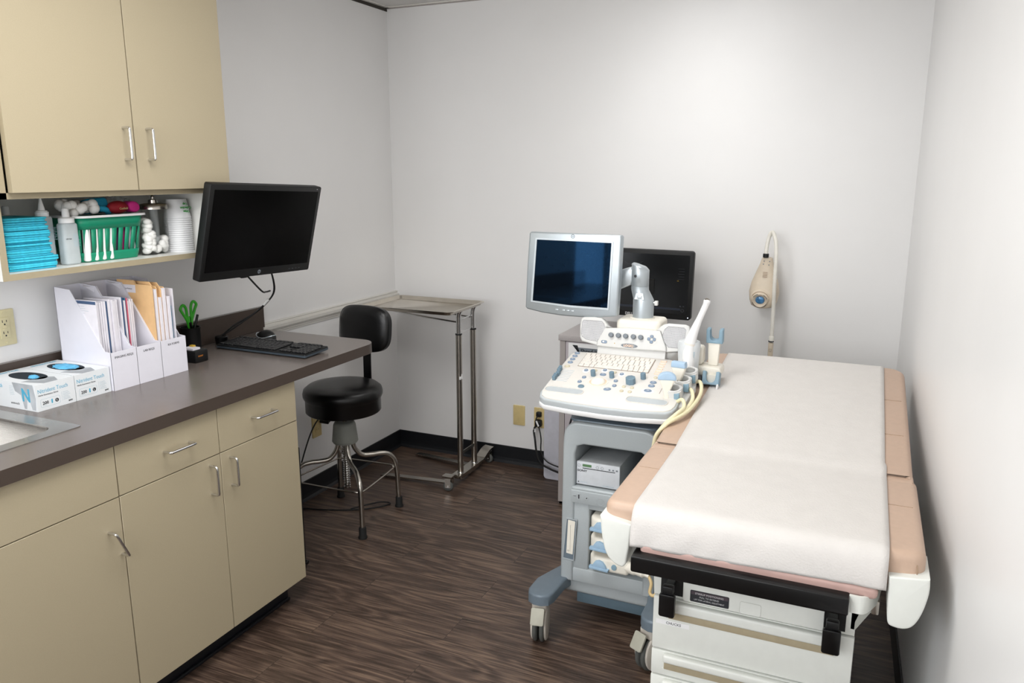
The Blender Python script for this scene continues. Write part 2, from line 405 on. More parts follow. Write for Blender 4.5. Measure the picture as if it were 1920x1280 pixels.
plate('wall_outlet',FX(0,-.775,.353),'ivory','duplex','yellow-beige outlet on left wall behind the black stool, one plug in it','outlet',(0,-.775,.30))

# ================================================================ BASE CABINETS
def pull(name,parent,a,b,out,r=.0042,label=None):
    a=Vector(a);b=Vector(b);o=Vector(out); m=(b-a)*.12
    P=[a,a+o*.7,a+o*.93+m*.25,a+o+m,b+o-m,b+o*.93-m*.25,b+o*.7,b]
    g=G(); g.tube(cr(P,4),r,'chrome',10); return ob(name,g,parent)
XD=.6131; zt=.8739; zb=.0962; zd=.7198; yc=-1.6456
def door(parent,y0,y1,z0,z1,name='door',x=XD):
    g=G(); g.box((x-.018,y0+.0014,z0),(x,y1-.0014,z1),'cab',.0008,1); return ob(name,g,parent)
def cabinet(y0,y1,label):
    t=thing('base_cabinet',((.3),(y0+y1)/2,0),label,'cabinet')
    g=G(); e=.002; X=XD-.0185
    g.box((.022,y0+e/4,zb),(X,y0+.018,zt-.0005),'cab_edge'); g.box((.022,y1-.018,zb),(X,y1-e/4,zt-.0005),'cab_edge')
    g.box((.022,y0+.018,zb),(X,y1-.018,zb+.018),'cab_edge'); g.box((.022,y0+.018,zt-.02),(X,y0+.05,zt-.001),'cab_edge')
    g.box((.022,y0+.018,zb),(.03,y1-.018,zt-.001),'cab_edge')
    g.box((X-.02,y0+.018,zd-.012),(X,y1-.018,zd+.012),'gapdark'); g.box((X-.02,y0+.018,zt-.03),(X,y1-.018,zt-.001),'gapdark')
    ob('body',g,t)
    g=G(); g.box((.022,y0+.001,0),(XD-.07,y1-.03 if y1>-1.7 else y1-.001,zb-.001),'base_black'); g.box((XD-.07,y0+.001,0),(XD-.058,y1-.03 if y1>-1.7 else y1-.001,.012),'base_black',.003); ob('toe_kick',g,t)
    return t
yb1,yb2=yc-.3803,yc-.7605
t=cabinet(yb2,yc,'beige base cabinet with two drawers over two doors, beside the stool'); tt=t
d=door(t,yb1,yc,zd+.0015,zt-.003,'drawer'); pull('handle',d,(XD,-1.874,.797),(XD,-1.776,.797),(.03,0,0))
d=door(t,yb2,yb1,zd+.0015,zt-.003,'drawer'); pull('handle',d,(XD,-2.243,.797),(XD,-2.147,.797),(.03,0,0))
d=door(t,yb1,yc,zb,zd-.0015); pull('handle',d,(XD,-1.985,.597),(XD,-1.985,.693),(.03,0,0))
d=door(t,yb2,yb1,zb,zd-.0015); pull('handle',d,(XD,-2.073,.597),(XD,-2.073,.693),(.03,0,0))
t=cabinet(-3.3,yb2-.0005,'beige sink cabinet with plain top panel and crooked door handle')
door(t,yb2-.46,yb2-.0005,zd+.0015,zt-.003,'top_panel'); door(t,-3.3,yb2-.46,zd+.0015,zt-.003,'top_panel')
d=door(t,yb2-.46,yb2-.0005,zb,zd-.0015); pull('handle',d,(XD,-2.452,.63),(XD,-2.418,.552),(.03,0,0))
door(t,-3.3,yb2-.46,zb,zd-.0015)
# countertop with sink cut-out
t=thing('countertop',(.315,-2.2,.874),'long grey-brown laminate countertop with rounded free end and raised back edge','countertop')
ZC=.914; xf=.6297; ye=-1.1179; sy0,sy1,sx0,sx1=-3.02,-2.455,.10,.49
g=G(); g.prism([(0.0005,sy1),(xf,sy1)]+rr(.0005,sy1,xf,ye,[0,.085,0,0],8)[1:-1][0:] ,.874,ZC,'counter') if 0 else None
P=[(.0005,sy1),(xf,sy1)]+[(xf-.085+.085*math.cos(a),ye-.085+.085*math.sin(a)) for a in [PI/2*i/10 for i in range(11)]]+[(.0005,ye)]
def slab(g,P,z0=.874,z1=ZC):
    g.prism(P,z0,z1,'counter')
slab(g,P); slab(g,[(.0005,-4.3),(xf,-4.3),(xf,sy0),(.0005,sy0)]); slab(g,[(.0005,sy0),(sx0,sy0),(sx0,sy1),(.0005,sy1)]); slab(g,[(sx1,sy0),(xf,sy0),(xf,sy1),(sx1,sy1)])
k=g.mi('counter_edge'); g.b.normal_update()
for f in g.b.faces:
    if abs(f.normal.z)<.5: f.material_index=k
ob('worktop',g,t,smooth=30)
g=G(); g.box((.0005,-4.3,ZC),(.02,ye,ZC+.1047),'counter',.0015,1); g.b.normal_update()
k=g.mi('counter_edge')
for f in g.b.faces:
    if abs(f.normal.z)<.5: f.material_index=k
ob('backsplash',g,t)
# sink
t=thing('sink',(.3,-2.7,.914),'stainless steel drop-in sink at the left end of the countertop','sink')
g=G(); out=rr(.083,-3.06,.508,-2.415,.012,6); inn=rr(.125,-3.0,.462,-2.465,.035,6)
g.ring(out,inn,ZC,ZC+.003,'brushed'); ob('rim',g,t)
g=G(); b=bmesh.new(); loops=[]
for (ins,z,r) in ((0,ZC+.003,.035),(.004,ZC-.004,.035),(.01,ZC-.12,.04),(.02,ZC-.15,.05),(.05,ZC-.165,.05)):
    loops.append([b.verts.new((*p,z)) for p in rr(.125+ins,-3.0+ins,.462-ins,-2.465-ins,r,6)])
for A,B in zip(loops,loops[1:]):
    for i in range(len(A)): j=(i+1)%len(A); b.faces.new((A[i],A[j],B[j],B[i]))
b.faces.new(loops[-1]); bmesh.ops.recalc_face_normals(b,faces=b.faces[:]); bmesh.ops.reverse_faces(b,faces=b.faces[:])
g.add(b,'brushed'); ob('bowl',g,t,smooth=60)
g=G(); g.lathe([(.04,0),(.04,.003),(.03,.003),(.028,.001),(0,.001)],'chrome',FZ(.29,-2.73,ZC-.1648)); ob('drain',g,t)
# black computer tower hung under the counter end
t=thing('computer_tower',(.45,-1.6,.1),'slim black computer tower under the counter, just behind the cabinet edge','computer')
g=G(); g.box((.26,-1.642,.1),(.586,-1.606,.60),'blackplastic',.005); ob('case',g,t)
g=G(); g.cyl((.584,-1.615,.135),(.599,-1.615,.135),.009,'blackgloss',bev=.002); ob('knob',g,t)

# ================================================================ UPPER CABINET + SHELF
XU=.33; ZU=1.551; yu=-1.5933; yu1=yu-.3999; yu2=yu1-.4163
t=thing('wall_cabinet',(.17,-2.0,ZU),'beige wall cabinet with two doors above the open shelf','cabinet')
g=G(); g.box((.0005,-2.4765,ZU-.017),(.3105,yu-.001,ZU),'cab_edge'); g.box((.0005,yu-.019,ZU),(.3105,yu-.001,H-.03),'cab_edge'); g.box((.0005,-2.475,ZU-.017),(.3105,yu2-.003,H-.03),'cab_edge'); g.box((.0005,-2.44,ZU),(.01,yu-.02,H-.03),'cab_edge'); g.box((.0005,-2.46,H-.05),(.3105,yu,H-.03),'cab_edge'); ob('body',g,t)
def udoor(a,b): 
    g=G(); g.box((XU-.018,a+.0018,ZU),(XU,b-.0018,H-.03),'cab',.0008,1); return ob('door',g,t)
d=udoor(yu1,yu); pull('handle',d,(XU,-1.945,1.645),(XU,-1.945,1.741),(.03,0,0))
d=udoor(yu2,yu1); pull('handle',d,(XU,-2.033,1.645),(XU,-2.033,1.741),(.03,0,0))
t=thing('wall_cabinet',(.17,-2.7,ZU),'beige wall cabinet at the far left edge of the photo','cabinet')
g=G(); g.box((.0005,-3.3,ZU-.017),(.3105,-2.477,H-.03),'cab_edge'); ob('body',g,t)
g=G(); g.box((XU-.018,-3.0,ZU),(XU,-2.479,H-.03),'cab',.0008,1); ob('door',g,t)
t=thing('open_shelf',(.14,-2.05,1.31),'open wall shelf with beige edges and white inside, hung under the wall cabinet','shelf')
g=G(); sa,sb=-2.43,-1.655; g.box((.0005,sa,1.308),(.275,sb,1.326),'melamine'); g.box((.0005,sa,1.326),(.275,sa+.018,ZU-.0175),'melamine'); g.box((.0005,sb-.018,1.326),(.275,sb,ZU-.0175),'melamine'); g.box((.0005,sa+.018,1.326),(.006,sb-.018,ZU-.0175),'melamine'); ob('board',g,t)
g=G(); g.box((.275,sa,1.308),(.278,sb,1.326),'cab_edge'); g.box((.275,sa,1.326),(.278,sa+.018,ZU-.0175),'cab_edge'); g.box((.275,sb-.018,1.326),(.278,sb,ZU-.0175),'cab_edge'); ob('edge_band',g,t)
ZS=1.3262
# teal drapes
n=24; h=(1.478-ZS)/n
for k in range(n):
    g=G(); dx=random.uniform(-.004,.004); dy=random.uniform(-.005,.006)-.012*max(0,(k-n*.55)/n); z=ZS+k*h
    P=[]
    for (a,b) in rr(.055,-2.378,.235+dx,-2.236+dy-.008*(k/n)+(.010 if k<6 else 0),.012,3): P.append((a,b+random.uniform(-.0012,.0012)))
    g.prism(P,z+.0002,z+h*.97,'teal' if k%3 else 'tealdark',bev=.0018,seg=2,both=True)
    b=g.b
    for v in b.verts: v.co.z+=.0008*math.sin(v.co.y*60+k)*math.sin(v.co.x*40+k*2)*(1 if 0<k<n-1 else 0)
    ob('folded_drape',g,label='folded turquoise paper drape in the pile at the left end of the shelf',cat='drape',group='turquoise drapes piled on the shelf')
# bottles
def bottle(x,y,hh,cap,label,wdt=.03):
    t=thing('squeeze_bottle',(x,y,ZS),label,'bottle')
    T=FZ(x,y,ZS)
    g=G(); hb=hh-.04; g.prism(rr(-.019,-wdt,.019,wdt,.012,4),0,hb,'translucent',T,bev=.008,seg=3,both=True); g.lathe([(.02,hb-.004),(.016,hb+.004)],'translucent',T); ob('body',g,t)
    g=G(); 
    if cap=='cone': g.lathe([(.0185,hb),(.0185,hb+.012),(.016,hb+.014),(.016,hb+.016),(.010,hb+.018),(.0035,hh+.012),(.0025,hh+.014)],'white',T)
    else: g.lathe([(.0225,hb),(.0225,hb+.013),(.02,hb+.016),(.011,hb+.018),(.010,hh),(.008,hh+.004)],'white',T)
    ob('cap',g,t)
    g=G(); F=FX(x+.0192,y-wdt,ZS)
    for i in range(9): g.box((.03 if wdt>.025 else .02,hb-.035-i*.0045,0),(.03+random.uniform(.016,.024),hb-.0345-i*.0045+.0006,.0002),'inklight',T=F)
    g.text('U/S Gel',.006,F,'ink',.005,hb-.05); ob('label_print',g,t)
bottle(.205,-2.166,.168,'nozzle','clear gel bottle with stepped white nozzle, against the green basket',.027)
bottle(.172,-2.219,.19,'cone','clear squeeze bottle with pointed white cone cap on the shelf',.024)
bottle(.07,-2.262,.176,'nozzle','small bottle with translucent cap behind the turquoise drape pile',.02)
# basket
t=thing('storage_basket',(.15,-2.02,ZS),'dark green slotted plastic basket with white rim on the shelf','basket')
bx0,bx1,by0,by1=.06,.23,-2.137,-1.893
def bloop(z,s): 
    i=.018*(1-s); return [(a,b,z) for a,b in rr(bx0+i,by0+i*.8,bx1-i,by1-i*.8,.03,6)]
g=G()
T=FX(0,0,0)
b=bmesh.new(); zz=[ZS+.001,ZS+.03,ZS+.104,ZS+.14]
loops=[]
for z,s in ((zz[0],0),(zz[0]+.02,.25),(zz[1],.3),(zz[2],.75),(zz[3],1)): loops.append([b.verts.new(p) for p in bloop(z,s)])
N_=len(loops[0])
# densify: slats between z1 and z2 built separately
for A,B in ((loops[0],loops[1]),(loops[1],loops[2]),(loops[3],loops[4])):
    for i in range(N_): j=(i+1)%N_; b.faces.new((A[i],A[j],B[j],B[i]))
b.faces.new(loops[0][::-1]); bmesh.ops.recalc_face_normals(b,faces=b.faces[:])
g.add(b,'basketgreen')
def slat(p,q,r,s): g.poly([p,q,r,s],'basketgreen')
L1=bloop(zz[1],.3); L2=bloop(zz[2],.75)
def along(L,u):
    # length-parametrised point
    P=[Vector(p) for p in L]; S=[0]
    for i in range(len(P)): S.append(S[-1]+(P[(i+1)%len(P)]-P[i]).length)
    d=u*S[-1]
    for i in range(len(P)):
        if S[i+1]>=d: return P[i].lerp(P[(i+1)%len(P)],(d-S[i])/max(1e-9,S[i+1]-S[i]))
    return P[0]
for i in range(29):
    u0,u1=i/29,(i+.66)/29; slat(along(L1,u0),along(L1,u1),along(L2,u1),along(L2,u0))
bo=ob('basket_wall',g,t,smooth=50); md=bo.modifiers.new('solid','SOLIDIFY'); md.thickness=.0022; md.offset=-1
g=G(); g.ring([(a,b_) for a,b_ in rr(bx0-.009,by0-.01,bx1+.009,by1+.012,.034,6)],[(a,b_) for a,b_ in rr(bx0+.002,by0+.002,bx1-.002,by1-.002,.03,6)],ZS+.140,ZS+.147,'white'); ob('rim',g,t)
def blob(name,c,r,m,label,cat,seed,amp=.25,group=None,fr=2.0):
    random.seed(seed); g=G(); b=bmesh.new(); bmesh.ops.create_icosphere(b,subdivisions=4,radius=1)
    from mathutils import noise
    for v in b.verts:
        k=1+amp*(noise.noise(v.co*fr+Vector((seed,0,0))))+amp*.4*noise.noise(v.co*fr*2.5); v.co=Vector((c[0]+v.co.x*r[0]*k,c[1]+v.co.y*r[1]*k,c[2]+v.co.z*r[2]*k))
    g.add(b,m); return ob(name,g,label=label,cat=cat,group=group,smooth=180)
# in the basket
g=G(); random.seed(3)
for i in range(26):
    g.ball((.15+random.uniform(-.04,.05),-2.092+random.uniform(-.042,.04),ZS+.15+random.uniform(0,.034)),random.uniform(.013,.018),'cotton',u=12,v=8)
ob('cotton_ball_bag',g,label='heap of white cotton balls at left on top of green basket',cat='cotton balls',kind='stuff')
for i in range(4):
    g=G(); g.cyl((.205,-2.108+i*.028,ZS+.004),(.215,-2.108+i*.028,ZS+.128),.011,'white',bev=.003); ob('gauze_roll',g,label='white gauze roll standing inside left half of green basket',cat='gauze roll',group='white gauze rolls inside the green basket')
for i,(m_,y) in enumerate((('purple',-1.995),('pink',-1.968),('sheet',-1.935))):
    g=G(); g.prism(rr(-.011,0,.011,.115,.004),0,.008,m_,frame((.195+.004*i,y,ZS+.004),(0,1,.08*(i-1)),(.02,.0,1)),bev=.002)
    ob('supply_packet',g,label=['dark purple packet seen through the basket slots','pink packet seen through the basket slots','pale printed packet seen through rightmost basket slots'][i],cat='packet')
g=G(); T=frame((.15,-2.02,ZS+.178),(0,1,.05),(-.2,0,1)); g.prism(rr(-.040,-.028,.038,.018,.012),-.02,.022,'bandage',T,bev=.008,seg=3,both=True); g.tube(cr([(.178,-2.055,1.50),(.186,-2.035,1.493),(.187,-2.01,1.488),(.176,-1.99,1.479)],5),.010,'bandage'); ob('bandage_roll',g,label='crumpled bright blue bandage wrap on top of green basket',cat='bandage')
g=G(); g.ball((.19,-1.965,1.4935),(.024,.037,.021),'spongered'); T=FX(.2145,-1.978,1.487); g.text('Caufield',.010,T,'ivory'); ob('stress_ball',g,label='dark red egg-shaped squeeze ball with gold script on green basket',cat='squeeze ball')
g=G(); g.prism(ell(0,0,.022,.018,18),-.02,.024,'pink',frame((.185,-1.912,1.4935),(0,1,-.3),(0,.3,1)),bev=.006,seg=3,both=True); ob('tape_roll',g,label='bright pink roll lying on right side of green basket',cat='roll')
blob('plastic_bag',(.12,-1.918,1.499),(.04,.055,.025),'bag','crinkled clear plastic bag behind the pink roll on the basket','bag',5,.5,fr=4)
# jars
t=thing('cotton_jar',(.2,-1.88,ZS),'clear bottle stuffed with white cotton, right of green basket','jar')
g=G(); g.lathe([(.0,.001),(.024,.001),(.026,.004),(.026,.09),(.02,.11),(.012,.12),(.012,.142)],'glass',FZ(.2,-1.862,ZS),cap=False); ob('glass_body',g,t)
g=G(); 
random.seed(4)
for i in range(34): g.ball((.2+random.uniform(-.009,.009),-1.862+random.uniform(-.009,.009),ZS+.015+i*.0031),(.0155,.0155,.011),'cotton',u=10,v=7)
ob('cotton_fill',g,t)
t=thing('glass_jar',(.19,-1.81,ZS),'glass jar with steel knob lid and centre tube, cotton in the bottom','jar')
g=G(); g.lathe([(0,.002),(.04,.002),(.043,.006),(.043,.155)],'glass',FZ(.18,-1.812,ZS),cap=False); ob('glass_body',g,t)
g=G(); g.lathe([(.047,.155),(.047,.168),(.044,.172),(.03,.175),(.016,.176),(.016,.186),(.006,.188),(.0045,.194),(.006,.198),(.003,.203)],'steel',FZ(.18,-1.812,ZS)); ob('lid',g,t)
g=G(); g.cyl((.18,-1.812,ZS+.02),(.18,-1.812,ZS+.154),.012,'clearplastic'); ob('centre_tube',g,t)
g=G(); random.seed(9)
for i in range(26):
    a=random.uniform(0,6.28); g.ball((.18+.026*math.cos(a),-1.812+.026*math.sin(a),ZS+.016+random.uniform(0,.04)),.0135,'cotton',u=10,v=7)
ob('cotton_fill',g,t)
# cups, upside down stack
for k in range(17):
    g=G(); z=ZS+k*.0075; T=FZ(.19,-1.719,z)
    g.lathe([(.047,0),(.0475,.0015),(.0475,.003),(.0455,.0035),(.034,.066),(.0335,.067),(0,.067)],'cup',T,cap=False,n=32)
    if k==16:
        ct=ob('paper_cup',g,label='topmost upside-down white cup with green print in the stack',cat='cup',group='upside-down white cups stacked on the shelf',org=(.19,-1.719,z))
        g=G(); F=frame((.2366,-1.716,z),(0,-1,0),(.17,0,-1)); 
        for s,yy in (('Urine',-.028),('Collection',-.041),('Cup',-.054)): g.text(s,.0125,F@Matrix.Translation((0,0,.0)),'green_text',0,yy,'CENTER',ext=.0006,sx=.95)
        # print sits proud of cup wall
        ob('printed_text',g,ct)
    else: ob('paper_cup',g,label='upside-down white cup in the lower part of the shelf stack',cat='cup',group='upside-down white cups stacked on the shelf',org=(.19,-1.719,z))

# ================================================================ ON THE COUNTER
ZT=ZC+.0003
def glovebox(y0,y1,size,label,full):
    t=thing('glove_box',(.15,(y0+y1)/2,ZT),label,'glove box')
    g=G(); x0,x1,hh=.03,.272,.082; z1=ZT+hh; cx,cy=(x0+x1)/2+.015,(y0+y1)/2+.005
    g.box((x0,y0+.0006,ZT),(x1,y1-.0006,z1-.0006),'boxwhite')
    T=FZ(cx,cy,0)
    O=[(x0-cx,y0+.0006-cy),(x1-cx,y0+.0006-cy),(x1-cx,y1-.0006-cy),(x0-cx,y1-.0006-cy)]
    ob('carton',g,t,smooth=0)
    g=G(); g.prism(ell(cx-.02,cy,.075,.036,28),z1-.0006,z1-.0003,'boxdark'); ob('opening',g,t)
    g=G(); random.seed(int(size=='S'))
    from mathutils import noise
    b=bmesh.new(); bmesh.ops.create_icosphere(b,subdivisions=4,radius=1); sc=(.05,.028,.007) if full else (.016,.013,.008); c_=(cx-.02,cy,z1-.001) if full else (cx+.018,cy-.008,z1)
    for v in b.verts: k=1+.3*noise.noise(v.co*3); v.co=Vector((c_[0]+v.co.x*sc[0]*k,c_[1]+v.co.y*sc[1]*k,max(z1-.0006,c_[2]+v.co.z*sc[2]*k)))
    g.add(b,'gloveblue'); ob('glove',g,t,smooth=180)
    g=G(); g.poly([(cx+.03,y0+.01,z1-.0003),(x1-.001,y0+.03,z1-.0003),(x1-.001,y0+.075,z1-.0003),(cx+.06,y1-.03,z1-.0003),(cx+.035,y1-.045,z1-.0003)],'boxgrey'); 
    F=FX(x1,y0,ZT)
    g.text('Nitrident Touch',.0172,F,'inkblue',.006,.054,sx=.86,ext=.0001); g.text('Nitrile Examination Gloves',.0065,F,'ink',.007,.045,sx=.9)
    g.ring(rr(.012,.010,.074,.035,.005),rr(.0125,.0105,.0735,.0345,.0045),0,.0003,'inklight',F)
    g.text('200',.013,F,'ink',.018,.018,bold=.0003); g.box((.018,.0145,0),(.033,.0152,.0002),'inklight',T=F)
    g.prism(rr(.046,.016,.0505,.029,.0015),0,.0003,'inkblue',F); g.lathe([(.0058,0),(.0058,.0003)],'ink',F@Matrix.Translation((.064,.022,0)),20); g.text(size,.009,F@Matrix.Translation((0,0,.0003)),'boxwhite',.0615,.0188)
    for i in range(6): g.box((.085,.04-i*.0045,0),(.085+.018+.003*(i%3),.0408-i*.0045,.0002),'inklight',T=F)
    g.box((.081,.015,0),(.0814,.043,.0002),'inklight',T=F); g.text('amt',.0085,F,'ink',.101,.008,bold=.0002)
    g.text('Nitrident Touch',.016,frame((x1-.12,y0+.03,z1),(0,1,0),(-1,0,0)),'inkblue',-.01,.10,sx=.8); ob('printed_text',g,t,smooth=0)
    g=G(); F=FY(x0,y0+.0006,ZT)     # face towards the camera
    g.poly([(.140,.081),(.232,.081),(.24,.04),(.235,.004),(.22,.004),(.205,.05),(.195,.004),(.185,.004),(.175,.045),(.15,.055)][::1],'boxgrey',F@Matrix.Translation((0,0,.0002)))
    g.text('N',.055,F@Matrix.Translation((0,0,.0003)),'inkblue',.178,.028,bold=.0015,sx=.9); g.text('Nitrident Touch',.018,F,'inkblue',.008,.06,sx=.72); g.text('amttouch',.010,F,'ink',.125,.014)
    for i in range(6): g.box((.125,.068-i*.005,0),(.145,.0688-i*.005,.0002),'inklight',T=F)
    ob('side_print',g,t,smooth=0)
glovebox(-2.379,-2.2525,'S','white glove box with mostly empty dark opening, nearest the sink',False)
glovebox(-2.2515,-2.127,'L','white glove box with blue gloves filling the opening, against the file holders',True)
# magazine files
def magfile(y0,y1,txt,label):
    t=thing('magazine_file',(.17,(y0+y1)/2,ZT),label,'file holder')
    g=G(); w_=.0022; T=FY(0,0,ZT)
    P=[(.05,0),(.283,0),(.283,.126),(.256,.129),(.124,.321),(.05,.327)]
    for y in (y0+w_+.0004,y1-.0004): g.prism(P,0,w_,'filewhite',FY(0,y,ZT))
    g.box((.05,y0+w_,ZT),(.283,y1-w_,ZT+w_),'filewhite'); g.box((.283-w_,y0+.0004,ZT),(.2834,y1-.0004,ZT+.126),'filewhite'); g.box((.0496,y0+.0004,ZT),(.0518,y1-.0004,ZT+.327),'filewhite')
    ob('holder',g,t,smooth=0)
    g=G(); g.text(txt,.0105,FX(.2835,(y0+y1)/2,ZT+.105),'ink',0,0,'CENTER'); ob('printed_text',g,t,smooth=0)
    # inner flap seen at the top back corner
    g=G(); g.poly([(.052,y1-.003,ZT+.325),(.085,y1-.012,ZT+.318),(.12,y1-.004,ZT+.30),(.12,y1-.003,ZT+.318)],'filewhite'); o=ob('flap',g,t,smooth=0); m_=o.modifiers.new('s','SOLIDIFY'); m_.thickness=.001
magfile(-2.1245,-2.027,'IMAGING REQS','leftmost white file holder, lettered IMAGING REQS, packed with forms')
magfile(-2.026,-1.928,'LAB REQS','middle white file holder, lettered LAB REQS')
magfile(-1.927,-1.818,'RX FORMS','white file holder lettered RX FORMS, with tan folders in it')
def sheet(y,th,x0,x1,h,m,lean=0,name='paper_form',label='',cat='paper',group=None,taper=0,pr=False):
    g=G(); T=frame((0,y+th,ZT+.0026),(1,0,0),(0,lean,1))
    g.prism([(x0,0),(x1,0),(x1,h-taper*.5),(x1-.01,h-taper*.4),(x0,h)],0,th,m,T)
    if pr:
        T2=frame((0,y,ZT+.0026),(1,0,0),(0,lean,1))
        for i in range(26):
            if i%5==4: continue
            a=x0+.012; g.box((a,h-.02-i*.0075,.0002),(a+random.uniform(.05,.085),h-.0193-i*.0075,.0004),'inklight',T=T2)
        g.box((x0,h-.012,.0002),(x1,h-.002,.0004),'sheetblue',T=T2); g.box((x0,.1,.0002),(x0+.004,h,.0004),'sheetblue',T=T2) if 0 else None
        g.box((x0+.045,h-.055,.0002),(x0+.05,h-.045,.0005),'spongered',T=T2)
    return ob(name,g,label=label,cat=cat,group=group,smooth=0)
random.seed(11)
sheet(-2.1215,.0035,.105,.235,.288,'sheet',0,pr=True,label='front printed form with dark blue border in the IMAGING REQS holder')
y=-2.1165
cols=['sheetblue','sheet','sheet','sheet','sheet','sheetblue','sheet','sheet','sheet','sheet','sheet','sheet']
for i,c_ in enumerate(cols):
    sheet(y,.0055,.11,.228+random.uniform(-.004,.004),.284-i*.0005+random.uniform(-.004,.004),c_,0,label='%s form standing in the IMAGING REQS file holder'%('blue edged' if c_=='sheetblue' else 'white'),group='%s forms in the IMAGING REQS holder'%('blue' if c_=='sheetblue' else 'white')); y+=.0070
y=-2.0225
cols=['sheet','sheetblue','sheet','sheetteal','sheetpink','sheet','sheet','sheet','sheet']
for i,c_ in enumerate(cols):
    nm={'sheet':'white','sheetblue':'grey-blue','sheetteal':'teal','sheetpink':'red-pink'}[c_]
    sheet(y,.005,.11,.226-i*.002+random.uniform(-.004,.004),.282-i*.002+random.uniform(-.005,.005),c_,0,label=nm+' form standing in the LAB REQS file holder',group=nm+' forms in the LAB REQS holder'); y+=.0072
y=-1.9235
def folder(y,x0,x1,h,tab):
    g=G(); T=frame((0,y+.003,ZT+.0026),(1,0,0),(0,0,1))
    P=[(x0,0),(x1,0),(x1,h-.022),(x1-.006,h-.014)]+([(x0+.085,h-.012),(x0+.08,h),(x0,h)] if tab==0 else [(x0+.14,h-.012),(x0+.13,h),(x0+.05,h),(x0+.045,h-.012),(x0,h-.012)])
    g.prism(P,0,.0028,'manila',T); return g
g=folder(y,.098,.262,.328,0); F=FY(0,y,ZT+.0026); g.box((.125,.285,.0002),(.185,.312,.0005),'sheet',T=F); g.text('Med Release',.007,F@Matrix.Translation((0,0,.0004)),'ink',.133,.296); ob('folder',g,label='tan folder with white sticker, front one in the RX FORMS holder',cat='folder',smooth=0); y+=.004
for i in range(4):
    g=folder(y,.098,.258+.002*i,.326-.003*i,i%2); ob('folder',g,label='plain tan folder behind the stickered one in the RX FORMS holder',cat='folder',group='plain tan folders in the RX FORMS holder',smooth=0); y+=.0045
    sheet(y,.0095,.12,.262+.003*i,.27 if i%2 else .3,'sheet',label='white sheets between the tan folders in the RX FORMS holder',group='white sheets between tan folders'); y+=.0108
for i in range(2): sheet(y,.004,.13,.262,.235,'sheetteal',label='teal booklet at right side of the RX FORMS holder',cat='booklet',group='teal booklets in the RX FORMS holder'); y+=.0055
sheet(y,.004,.13,.27,.295,'sheet',label='tall white sheet at the right end of the RX FORMS holder'); 
# pen cup, scissors, pens
px,py=.062,-1.585
t=thing('pen_cup',(px,py,ZT),'black mesh pen cup behind the RX FORMS holder','pen cup')
g=G(); g.lathe([(0,.001),(.036,.001),(.036,.003),(.037,.095),(.039,.098),(.036,.098),(.0345,.004),(0,.004)],'blackplastic',FZ(px,py,ZT),cap=False); ob('cup_body',g,t)
t=thing('scissors',(px,py,ZT+.004),'bright green handled scissors standing in the black pen cup','scissors')
g=G(); g.box((px-.004,py-.008,ZT+.006),(px-.001,py+.006,ZT+.11),'steel'); g.box((px+.000,py-.006,ZT+.006),(px+.003,py+.008,ZT+.11),'steel'); ob('blade',g,t)
for s,h0 in ((-1,.0),(1,.008)):
    g=G(); P=[(px,py+s*.004,ZT+.095),(px,py+s*.012,ZT+.125),(px,py+s*.03,ZT+.155+h0),(px,py+s*.04,ZT+.175+h0),(px,py+s*.026,ZT+.188+h0),(px,py+s*.013,ZT+.172+h0),(px,py+s*.010,ZT+.14)]
    g.tube(cr(P,5,True),.0055,'greenplastic',8,True); g.box((px-.005,py+s*.002-.006,ZT+.085),(px+.005,py+s*.002+.008,ZT+.14),'greenplastic',.003); ob('handle',g,t)
for i,(dx,dy,tz) in enumerate(((.018,.026,.145),(.02,-.015,.12))):
    g=G(); g.cyl((px+dx*.3,py-dy*.6,ZT+.006),(px+dx,py+dy,ZT+tz),.005,'blackgloss',bev=.0015); ob('pen',g,label=['taller black pen leaning out of pen cup by the scissors','shorter black pen in the mesh pen cup'][i],cat='pen')
g=G(); g.box((.155,-1.735,ZT),(.235,-1.672,ZT+.045),'blackplastic',.004); g.box((.165,-1.725,ZT+.045),(.215,-1.69,ZT+.052),'sheet'); g.text('SHARP',.008,FX(.2352,-1.722,ZT+.022),'orange'); g.box((.17,-1.70,ZT+.045),(.19,-1.685,ZT+.058),'ledyellow',.003); ob('card_box',g,label='small black box with white cards and gold lettering beside RX FORMS holder',cat='box')
